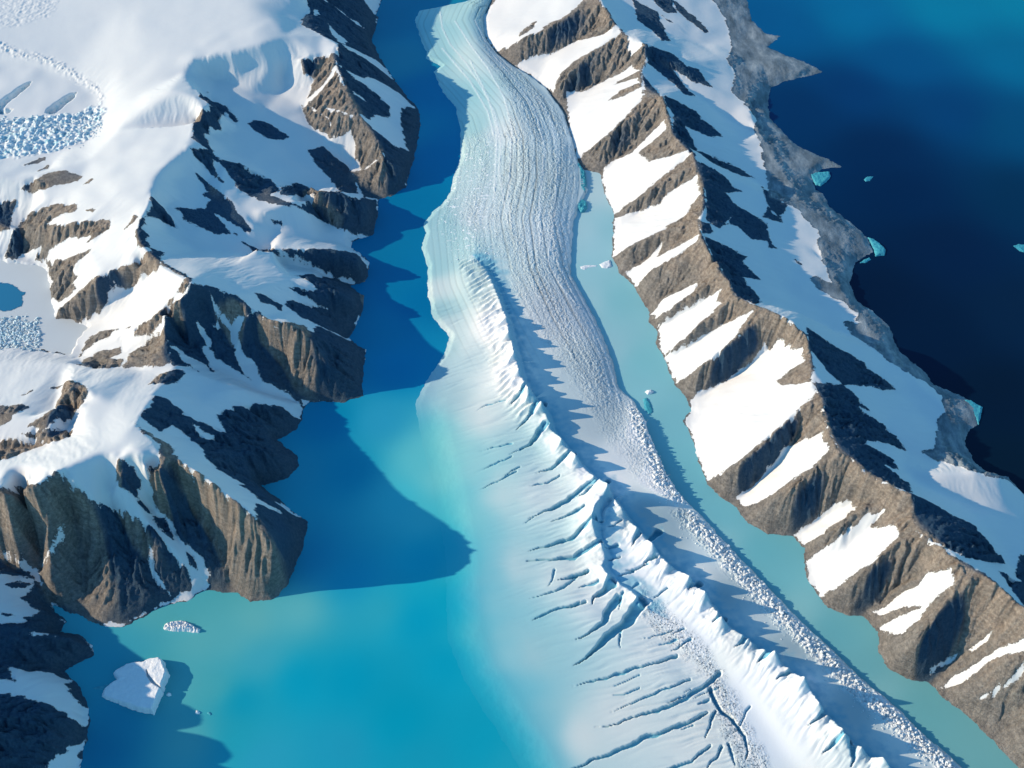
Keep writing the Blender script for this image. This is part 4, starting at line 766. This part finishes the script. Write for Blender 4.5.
    rub *= (1 - 0.75 * band_flat) * (0.55 + 0.5 * smooth(-0.5, 0.5, fbm(fs / 500, fdS / 60, 3)))
    lane = smooth(0.45, 0.95, np.sin(fd / 1.15 + 2.5 * fbm(fs / 900, fdS / 90, 2))) * (0.35 + 0.65 * smooth(-0.3, 0.5, noise(fdS / 26.0, fs / 1500))) * smooth(400, 300, py) * (0.4 + 0.6 * rub_band)
    apron = area([(400,300),(462,300),(478,330),(492,355),(505,395),(530,425),(560,460),(590,500),(585,545),(598,580),(640,615),(680,655),(712,690),(735,730),(770,800),(830,880),(500,900),(380,640),(380,300)], 12, 10)
    wslope = area([(618,510),(640,530),(655,548),(690,580),(706,596),(725,622),(776,655),(805,682),(846,735),(884,760),(985,865),(900,880),(830,790),(770,715),(715,650),(665,600),(630,560)], 6, 12)
    # surface relief
    lump = ridged(X / 4.6, Y / 4.2, 3) - 0.6
    lump2 = noise(X / 2.4, Y / 2.1)
    flowlum = ridged(fs / 60.0, fdS / 22.0, 3) - 0.6
    Z = Z + rub * (0.30 * lump + 0.38 * lump2 + 0.30 * flowlum) - 0.35 * lane
    big = area([(628,405),(645,418),(668,475),(690,503),(676,505),(655,480),(640,440)], 3) + area([(690,508),(746,565),(801,622),(862,680),(944,752),(1010,812),(990,812),(930,760),(850,690),(790,630),(735,575),(690,525)], 4)
    big = np.clip(big, 0, 1)
    Z = Z + big * (1.6 * np.maximum(0, ridged(X / 7.0, Y / 6.0, 2) - 0.3) + 1.6 * lump2)
    mor = near(MORAINES, 6); mor_f = np.exp(-(mor / 1.0) ** 2)
    Z = Z + mor_f * (0.12 + 0.8 * np.maximum(0, noise(X / 2.6, Y / 2.6)))
    # feather ribs along the upper broken ridge
    ang = math.radians(27); u = X * -math.sin(ang) + Y * math.cos(ang)
    rib = area([(462,262),(486,258),(500,285),(512,325),(522,380),(540,410),(520,425),(500,395),(488,350),(478,310)], 6)
    saw = (u / 7.0 + 0.5 * fbm(X / 18, Y / 18, 2)) % 1.0
    Z = Z + rib * (np.abs(saw - 0.35) * 5.0 - 1.2)
    # steep face of the broken ridge gets vertical facets
    face = smooth(20, 4, crest_d)
    Z = Z + face * (0.7 * ridged(X / 11 + 3, Y / 7, 2) - 0.4) * smooth(7, 18, Z)
    # faint streaks on the apron
    apr = smooth(0.5, 3, d) * (1 - np.clip(rub + big, 0, 1)) * np.clip(apron + 0.0, 0, 1)
    ca, sa = math.cos(0.20), math.sin(0.20); u1 = X * ca + Y * sa; v1 = -X * sa + Y * ca + 2.0 * fbm(X / 30, Y / 30, 2)
    tong = smooth(110, 20, crest_d2) * apr
    Z = Z + tong * (0.95 * np.minimum(0, 0.55 - ridged(u1 / 75, v1 / 9.0, 2)) + 0.5 * np.minimum(0, 0.4 - ridged(u1 / 40 + 5, v1 / 4.2, 2)) * smooth(60, 15, crest_d2))
    v2 = (X * 0.74 - Y * 0.67) + 2.0 * fbm(X / 20, Y / 20, 2); u2 = X * 0.67 + Y * 0.74
    Z = Z + wslope * smooth(40, 5, crest_d) * (1.5 * np.minimum(0, 0.5 - ridged(v2 / 10.0, u2 / 60, 2)) + 0.5 * np.minimum(0, 0.5 - ridged(v2 / 4.2 + 9, u2 / 30, 2)))
    # crevasses
    blue = np.zeros_like(X)
    XW = X + 1.3 * fbm(X / 14, Y / 14, 3); YW = Y + 1.3 * fbm(X / 14 + 9, Y / 14 + 4, 3)
    extra = []; rc = np.random.default_rng(5)
    for q in range(26):
        t = rc.random(); px_ = 520 + t * 260 + rc.normal() * 8; py_ = 430 + t * 320 + rc.normal() * 14; off = abs(rc.normal()) * 34
        px_ -= 26 + off; py_ += 6 + off * 0.22; L = rc.uniform(16, 40) * (1.2 if off > 20 else 0.8); a_ = rc.uniform(-0.42, -0.14) if rc.random() < 0.8 else rc.uniform(-1.3, -0.9)
        extra.append(([(px_ + L * math.cos(a_), py_ + L * math.sin(a_)), (px_ + 0.5 * L * math.cos(a_ + .1), py_ + 0.5 * L * math.sin(a_ + .1)), (px_, py_)], rc.uniform(1.2, 2.4), 0.8, rc.uniform(1.5, 3)))
    for (l, w0, w1, dep) in CREVASSES + extra:
        lx, ly = at([p[0] for p in l], [p[1] for p in l], 13)
        q0 = [(l[0][0] - c_[0]) ** 2 + (l[0][1] - c_[1]) ** 2 for c_ in CREST_A + CREST_B + CREST_C]
        if min(q0) < 20 ** 2: w0 = w0 * 1.9; dep = dep * 1.5
        r = line_dist_w(X, Y, XW, YW, list(zip(lx, ly)), 16)
        if r is None: continue
        s_, dd, f_, sd, tt = r
        w = (w0 + (w1 - w0) * f_) * 0.52 * (0.95 + 0.28 * noise(X[s_] / 7, Y[s_] / 7)) * smooth(1.02, 0.35, f_)
        cut = smooth(1.0, 0.55, dd / np.maximum(w, 0.05)) * smooth(0.1, 0.5, w)
        # upper lip stands a little proud
        Z[s_] -= cut * 0.75 * dep * (0.55 + 0.45 * (1 - f_)) ; blue[s_] = np.maximum(blue[s_], smooth(0.15, 0.9, cut))
    # far-off medial lines etc. done; fringe and outside
    low = smooth(330, 450, py) * smooth(590, 540, px); leftside = smooth(560, 500, px)
    lip = smooth(-0.5, 2.2 + 3 * leftside, d) * (1 - low) + low * smooth(0, 30, d)
    Z = np.where(d > -1.5, Z * lip + (np.minimum(d, 1) * 0.25 + 0.1) * (1 - low) + low * 0.012 * np.minimum(d, 8), np.maximum(d * (0.8 - 0.78 * low), -6))
    col = color_field(X, Y, G_COL, 3.4, 10.0)
    l_ = np.where(col / 255 <= 0.04045, col / 255 / 12.92, ((col / 255 + 0.055) / 1.055) ** 2.4)
    gy, gx = np.gradient(blur(Z, 1.2), st)
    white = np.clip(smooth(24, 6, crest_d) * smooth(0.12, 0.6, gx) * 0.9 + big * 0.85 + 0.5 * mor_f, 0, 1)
    # shadow blue painted into the ice just east of the broken ridge
    lee_shade = np.zeros_like(X)
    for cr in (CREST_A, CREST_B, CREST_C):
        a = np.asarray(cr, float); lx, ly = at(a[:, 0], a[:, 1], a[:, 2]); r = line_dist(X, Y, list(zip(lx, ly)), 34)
        s_, dd, f_, sd, tt = r; lee_shade[s_] = np.maximum(lee_shade[s_], smooth(26, 6, dd + 7 * fbm(X[s_] / 10, Y[s_] / 8, 3)) * (sd > 0))
    blue = np.maximum(blue * 0.9, np.maximum(0.8 * smooth(0.25, 0.8, -gx) * face, 0.75 * lee_shade * (1 - white)))  # crevasse blue, plus blue shade painted on east faces and the strip beside them
    flecks = area([(440,150),(500,140),(500,265),(470,270),(440,230)], 12)
    # the thin rim of the apron is stained by the silty water it lies in
    tint_ = l_ * G_GAIN * (1 - apron[..., None] * np.array([0.27, 0.17, 0.12]))
    wc = color_field(X[::6, ::6], Y[::6, ::6], FJORD_COL, 3.2, 16.0); wc = np.repeat(np.repeat(wc, 6, 0), 6, 1)[:X.shape[0], :X.shape[1]]
    wl = np.where(wc / 255 <= 0.04045, wc / 255 / 12.92, ((wc / 255 + 0.055) / 1.055) ** 2.4) * W_GAIN
    for i_ in range(3): wl[..., i_] = blur(wl[..., i_], 5)
    k_ = 0.5 * smooth(6, 45, d)[..., None]; wl = (1 - k_) * wl * 0.96 + k_ * np.array([0.26, 0.55, 0.62])
    wt = (low * (1 - smooth(0, 1, (d + 5 * fbm(X / 50, Y / 25, 2)) / 84.0)))[..., None]; tint_ = tint_ * (1 - wt) + wl * wt
    pxx, pyy = pix(X, Y, Z)
    keep = (d > -4) & (pyy > -90) & (pyy < 880)
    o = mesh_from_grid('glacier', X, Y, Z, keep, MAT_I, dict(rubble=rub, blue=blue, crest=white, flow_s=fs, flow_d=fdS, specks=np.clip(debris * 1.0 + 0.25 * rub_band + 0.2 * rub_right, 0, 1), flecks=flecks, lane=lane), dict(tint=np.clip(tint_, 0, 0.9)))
    return o, (X, Y, Z)
W_GAIN = np.array([1.32, 1.24, 1.02])
G_GAIN = np.array([1.46, 1.28, 1.15])
glacier, GG = build_glacier()
setp(glacier, kind='structure', label='long pale glacier tongue with a broken blue white ice ridge down its middle')

# ================================================================== water
def water(name, bounds, z, step, samples, mat, gain, label, zone):
    X, Y = grid(*bounds, step)
    c = sea_level_colors(X, Y, samples, gain)
    zx, zy = at([p[0] for p in zone], [p[1] for p in zone], 0); d, _ = poly_sdf(X, Y, list(zip(zx, zy)), 20.0)
    o = mesh_from_grid(name, X, Y, np.full(X.shape, z), d > 0, mat, None, dict(tint=c)); setp(o, kind='structure', label=label); return o
G_MID = [(540,-140),(530,-60),(480,10),(500,90),(525,180),(530,290),(580,390),(640,480),(690,535),(790,640),(940,790),(1060,900)]
R_MID = [(640,-140),(600,-40),(612,30),(645,70),(655,130),(680,200),(690,270),(730,310),(780,350),(800,400),(830,470),(880,510),(910,560),(960,610),(1060,690),(1200,780)]
fj = water('fjord', (-1200, 620, -560, 1000), 0.0, 5.0, FJORD_COL, MAT_W, W_GAIN, 'turquoise silty fjord west of the glacier', G_MID + [(1150, 1000), (-600, 1000), (-600, -140)])
ch = water('melt_channel', (-60, 800, -560, 1000), 0.0, 5.0, CHAN_COL, MAT_C, W_GAIN * np.array([1.12, 1.02, 1.14]), 'milky grey green melt water channel east of the glacier', G_MID + [(1150, 1000), (1300, 1000)] + R_MID[::-1])
sea = water('sea', (-60, 2400, -500, 1400), 0.0, 8.0, SEA_COL, MAT_S, W_GAIN * 0.9, 'dark navy sea east of the coastal ridge', R_MID + [(1500, 780), (1500, -140)])
# the ocean beyond, out to the horizon
me = bpy.data.meshes.new('ocean'); R = 60000.0
me.from_pydata([(-R, -R, -6 * S), (R, -R, -6 * S), (R, R, -6 * S), (-R, R, -6 * S)], [], [(0, 1, 2, 3)])
a_ = me.attributes.new('tint', 'FLOAT_COLOR', 'POINT')
for i in range(4): a_.data[i].color = (0.002, 0.03, 0.08, 1)
me.materials.append(MAT_S); oc = bpy.data.objects.new('ocean', me); scene.collection.objects.link(oc); setp(oc, kind='structure', label='open ocean out to the horizon')
# ================================================================== ice on the water and on the glacier
def height_at(G, x, y):
    X, Y, Z = G; st = X[0, 1] - X[0, 0]
    i = np.clip(((np.asarray(x) - X[0, 0]) / st).astype(int), 0, X.shape[1] - 1); j = np.clip(((np.asarray(y) - Y[0, 0]) / st).astype(int), 0, X.shape[0] - 1)
    return Z[j, i]

def floe(name, outline, top, mat, label, cat, group=None, tilt=(0, 0), rough=0.5, step=0.45, edge=2.2, base=0.0, lumps=0.0, crack=None, parent=None, sink=1.5):
    """floating ice with a traced outline: steep sides, a weathered top, an optional open crack"""
    ox, oy = at([p[0] for p in outline], [p[1] for p in outline], base)
    x0, x1, y0, y1 = ox.min() - 2, ox.max() + 2, oy.min() - 2, oy.max() + 2
    X, Y = grid(x0, x1, y0, y1, step); cx, cy = ox.mean(), oy.mean()
    d, _ = poly_sdf(X, Y, list(zip(ox, oy)), 40.0)
    d = d + 0.55 * fbm(X / 3.5, Y / 3.5, 3)
    Z = top + tilt[0] * (X - cx) + tilt[1] * (Y - cy) + rough * fbm(X / 6, Y / 6, 4) + lumps * np.maximum(0, ridged(X / 3.2, Y / 3.2, 2))
    Z = np.maximum(Z, 0.3) * smooth(-0.2, edge, d) ** 0.6
    if crack:
        kx, ky = at([p[0] for p in crack], [p[1] for p in crack], base + top * 0.8); r = line_dist(X, Y, list(zip(kx, ky)), 6)
        s_, dd, f_, sd, tt = r; Z[s_] -= 3.2 * smooth(1.0, 0.4, dd / (0.5 + 1.0 * np.sin(f_ * math.pi)))
    Z = np.where(d > 0, Z, np.maximum(d * 2.0, -sink))
    o = mesh_from_grid(name, X - cx, Y - cy, Z, d > -0.8, mat)
    if parent is None:
        o.location = (cx * S, cy * S, base * S); o['label'] = label; o['category'] = cat
        if group: o['group'] = group
    else:
        o.parent = parent; o.location = (cx * S - parent.location.x, cy * S - parent.location.y, base * S - parent.location.z)
    return o

berg = floe('iceberg', T(0,576,[(408,482),(416,452),(440,432),(468,415),(452,392),(470,375),(510,354),(545,349),(580,349),(600,338),(640,335),(660,345),(668,375),(680,400),(662,440),(655,470),(640,500),(618,556),(560,545),(480,515),(430,495)]), 6.0, MAT_BERG,
    'large flat topped white iceberg with a dark crack floating in the turquoise bay', 'iceberg', tilt=(0.13, 0.02), rough=0.35, crack=T(0,576,[(588,380),(592,400),(610,425),(635,445),(655,458)]))
floe('submerged_foot', T(0,576,[(368,448),(400,440),(440,432),(445,450),(415,456),(380,453)]), 0.4, MAT_BLUE, None, None, rough=0.1, parent=berg)
floe('ice_raft', T(0,576,[(652,208),(664,190),(700,180),(740,180),(775,198),(802,215),(796,228),(740,222),(690,222),(656,216)]), 1.6, MAT_BERG, 'narrow crumbly white ice raft floating below the dark cliff', 'iceberg', lumps=1.6, rough=0.8)
floe('ice_fragment', T(0,576,[(664,474),(672,467),(684,470),(686,479),(674,483),(666,480)]), 1.6, MAT_BERG, 'tiny white ice fragment touching the right side of the large white iceberg', 'ice fragment')
floe('ice_fragment', T(0,576,[(780,548),(784,538),(794,537),(800,545),(795,553),(784,553)]), 1.8, MAT_BERG, 'brighter white fragment of the close pair drifting in open turquoise water', 'ice fragment')
floe('ice_fragment', T(0,576,[(828,549),(834,543),(844,546),(848,555),(838,558)]), 1.2, MAT_BLUE, 'bluish fragment of the close pair drifting in open turquoise water', 'ice fragment')
# turquoise ice along the sea shore
floe('growler', T(768,0,[(168,700),(190,690),(245,687),(251,708),(232,730),(210,745),(190,740)]), 1.6, MAT_BLUE, 'bright turquoise ice floe against the shore beneath the lower pointed spit', 'ice floe')
floe('growler', T(768,0,[(383,718),(398,706),(421,706),(408,724),(390,728)]), 0.7, MAT_BLUE, 'tiny turquoise ice floe alone on the dark sea near the pointed spit', 'ice floe')
floe('growler', T(768,192,[(398,182),(420,188),(445,204),(471,230),(466,254),(430,258),(424,230)]), 1.8, MAT_BLUE, 'turquoise ice tongue hugging the rounded grey headland above the dark sea', 'ice floe')
floe('growler', T(768,192,[(368,284),(385,270),(405,262),(412,270),(392,284)]), 0.9, MAT_BLUE, 'small teal ice scrap in the notch under the rounded grey headland', 'ice floe')
floe('growler', T(768,192,[(980,215),(1005,208),(1040,214),(1060,232),(1030,244),(1005,236)]), 0.4, MAT_BLUE, 'faint green blue ice floe far out at the edge of the dark sea', 'ice floe')
floe('growler', T(768,384,[(780,62),(812,66),(858,94),(852,130),(842,162),(828,140),(806,110)]), 1.6, MAT_BLUE, 'teal ice shelf clinging to the squarish rocky point of the shore', 'ice floe')
# floes in the melt channel
floe('ice_floe', T(512,384,[(532,32),(540,24),(556,24),(566,32),(560,40),(542,42)]), 2.4, MAT_BERG, 'white chunk of floating ice near the start of the serac line', 'ice floe')
floe('ice_floe', T(512,384,[(524,60),(540,54),(556,80),(566,110),(548,124),(530,100)]), 1.0, MAT_BLUE, 'blue slab of half sunken ice just below the white floating chunk', 'ice floe')
floe('ice_floe', T(512,192,[(350,290),(366,280),(392,272),(400,296),(384,306),(360,304)]), 1.2, MAT_BERG, 'white ice heap pressed against the rocky east bank of the channel', 'ice floe')
floe('ice_floe', T(512,192,[(272,298),(300,292),(340,293),(336,299),(306,302),(290,312),(276,308)]), 0.5, MAT_BERG, 'thin pale ice streak drifting across the channel towards the bank', 'ice floe')
floe('blue_iceberg', T(512,192,[(258,50),(266,38),(284,32),(300,42),(302,62),(290,82),(276,84),(264,72)]), 2.2, MAT_BLUE, 'deep blue iceberg standing off the bend of the glacier edge', 'iceberg', lumps=0.8)
floe('blue_iceberg', T(512,0,[(250,655),(272,660),(292,690),(298,730),(296,775),(272,770),(268,720),(258,690)]), 2.6, MAT_BLUE, 'blue broken ice wall beside the glacier where the channel begins', 'iceberg', lumps=1.2)

# tarn and frozen inlet at the western edge
def sheet(name, outline, h, mat, label, tint=None):
    ox, oy = at([p[0] for p in outline], [p[1] for p in outline], h); X, Y = grid(ox.min(), ox.max(), oy.min(), oy.max(), 1.0)
    d, _ = poly_sdf(X, Y, list(zip(ox, oy)), 20.0); d = d + 2.6 * fbm(X / 9, Y / 9, 3)
    col = np.zeros(X.shape + (3,)); col[:] = tint
    o = mesh_from_grid(name, X, Y, np.full(X.shape, float(h)), d > 0, mat, None, dict(tint=col)); setp(o, kind='structure', label=label); return o
MAT_N = water_material('frozen_inlet_ice', 0.55)
sheet('frozen_inlet', [(p[0] + (6 if p[0] > 0 else 0), p[1]) for p in INLET], 14.2, MAT_N, 'flat grey frozen inlet at the left edge below the snow slopes', (0.62, 0.66, 0.68))
sheet('tarn', [(-60,284),(0,283),(14,285),(22,293),(21,305),(12,310),(0,310),(-60,312)], 14.5, MAT_W, 'small dark blue melt pond on the frozen inlet', (0.03, 0.20, 0.36))

# ---------------------------------------------------------------- ice blocks
def chunk(name, seed, mat):
    r = np.random.default_rng(seed); bm = __import__('bmesh').new()
    n = 11 + seed % 4
    for k in range(n):
        v = r.normal(size=3); v /= np.linalg.norm(v); v *= 0.75 + 0.4 * r.random()
        bm.verts.new((v[0] * (0.8 + 0.3 * r.random()), v[1] * 0.85, v[2] * 0.8))
    import bmesh as B
    B.ops.convex_hull(bm, input=bm.verts[:])
    for v in [v for v in bm.verts if not v.link_faces]: bm.verts.remove(v)
    B.ops.bevel(bm, geom=bm.edges[:], offset=0.08, segments=1, affect='EDGES')
    me = bpy.data.meshes.new(name); bm.to_mesh(me); bm.free(); me.materials.append(mat); return me
CHUNKS = [chunk('ice_block', s, MAT_SERAC) for s in range(8)]
def along(line, t):
    P = np.asarray(line, float); seg = np.hypot(*(P[1:] - P[:-1]).T); c = np.concatenate([[0], np.cumsum(seg)]); s = t * c[-1]
    i = min(np.searchsorted(c, s, 'right') - 1, len(seg) - 1); f = (s - c[i]) / seg[i]
    q = P[i] + f * (P[i + 1] - P[i]); n = np.array([-(P[i + 1] - P[i])[1], (P[i + 1] - P[i])[0]]) / seg[i]
    return q, n
SER1 = [(634,404),(641,420),(653,450),(664,475),(677,497)]
SER2 = [(688,510),(703,525),(722,546),(746,571),(770,596),(801,628),(831,657),(862,687),(893,712),(918,736),(944,758),(975,785)]
r_ = np.random.default_rng(11)
def add_block(x, y, size, label, group, name='ice_block', G=GG, up=0.15):
    o = bpy.data.objects.new(name, CHUNKS[r_.integers(len(CHUNKS))]); scene.collection.objects.link(o)
    z = float(height_at(G, x, y)); o.location = (x * S, y * S, (max(z, 0) + size * up) * S)
    o.rotation_euler = (r_.uniform(-.5, .5), r_.uniform(-.5, .5), r_.uniform(0, 6.28)); o.scale = (size * S * r_.uniform(.8, 1.3), size * S * r_.uniform(.7, 1.1), size * S * r_.uniform(.8, 1.5))
    o['label'] = label; o['category'] = 'ice block'; o['group'] = group
for line, cnt, wd, sz, lab, grp in ((SER1, 95, 3.2, 1.8, 'white ice block in the short bright serac line at the channel bend', 'ice blocks of the upper serac line'),
                                    (SER2, 200, 3.6, 1.7, 'pale ice block in the long serac line beside the lower milky channel', 'ice blocks of the lower serac line')):
    for q in range(cnt):
        t = (q + r_.random()) / cnt; p, n = along(line, t); off = r_.normal() * wd * 0.6 - 1.0
        p = p - n * 0 + n * off
        x, y = at(p[0], p[1], 10.0); add_block(float(x), float(y), sz * r_.uniform(0.6, 1.35), lab, grp)

def rubble(name, pts, mat, label, G, floor=0.0):
    """countless small ice lumps lying on the surface, one object"""
    V, F = [], []; base = 0
    bases = []
    for s in range(5):
        me = CHUNKS[s]; v = np.array([tuple(p.co) for p in me.vertices]); f = [tuple(p.vertices) for p in me.polygons]; bases.append((v, f))
    for (x, y, size) in pts:
        v, f = bases[r_.integers(5)]; a = r_.uniform(0, 6.28); c, s = math.cos(a), math.sin(a)
        w = np.stack([v[:, 0] * c - v[:, 1] * s, v[:, 0] * s + v[:, 1] * c, v[:, 2]], 1) * size
        z = max(floor, float(height_at(G, x, y))); w += (x, y, z + size * 0.1); V.append(w * S); F += [tuple(i + base for i in q) for q in f]; base += len(v)
    me = bpy.data.meshes.new(name); me.from_pydata(np.concatenate(V).tolist(), [], F); me.materials.append(mat)
    o = bpy.data.objects.new(name, me); scene.collection.objects.link(o); setp(o, kind='stuff', label=label); return o
pts = []
for line, cnt, wd in ((SER1, 500, 7), (SER2, 1700, 9)):
    for q in range(cnt):
        p, n = along(line, r_.random()); off = abs(r_.normal()) * wd * (-1 if line is SER1 else -1)
        p = p - n * off if False else p + n * (abs(r_.normal()) * wd - 2)
        x, y = at(p[0], p[1], 8.0); pts.append((float(x), float(y), r_.uniform(0.4, 1.0)))
for q in range(260):                                            # white flecks on the upper left of the glacier
    px, py = r_.uniform(440, 500), r_.uniform(135, 262)
    x, y = at(px, py, 8.0)
    if height_at(GG, x, y) > 4: pts.append((float(x), float(y), r_.uniform(0.4, 1.1)))
rubble('ice_rubble', pts, MAT_SERAC, 'small white ice rubble strewn along the glacier margin', GG)
pts = []
for q in range(500):
    px, py = r_.uniform(-40, 104), r_.normal() * 10 + 128
    if py < 112 or py > 152 + 0.05 * px or px > 108 - abs(py - 125) * 0.4: continue
    x, y = at(px, py, 46.0); pts.append((float(x), float(y), r_.uniform(0.5, 2.1) * r_.uniform(0.6, 1.1)))
MAT_FALL = block_material('icefall_ice', (0.42, 0.68, 0.76), (0.88, 0.90, 0.91))
rubble('icefall_rubble', pts, MAT_FALL, 'broken white and blue ice of the icefall at the upper left edge', LG)
pts = []
for q in range(1100):
    px, py = r_.uniform(-40, 40), r_.normal() * 9 + 334
    if py < 316 or py > 354: continue
    x, y = at(px, py, 15.0); pts.append((float(x), float(y), r_.uniform(0.7, 2.6)))
rubble('brash_ice', pts, MAT_FALL, 'brash ice jammed in the frozen inlet at the left edge', LG, 14.2)
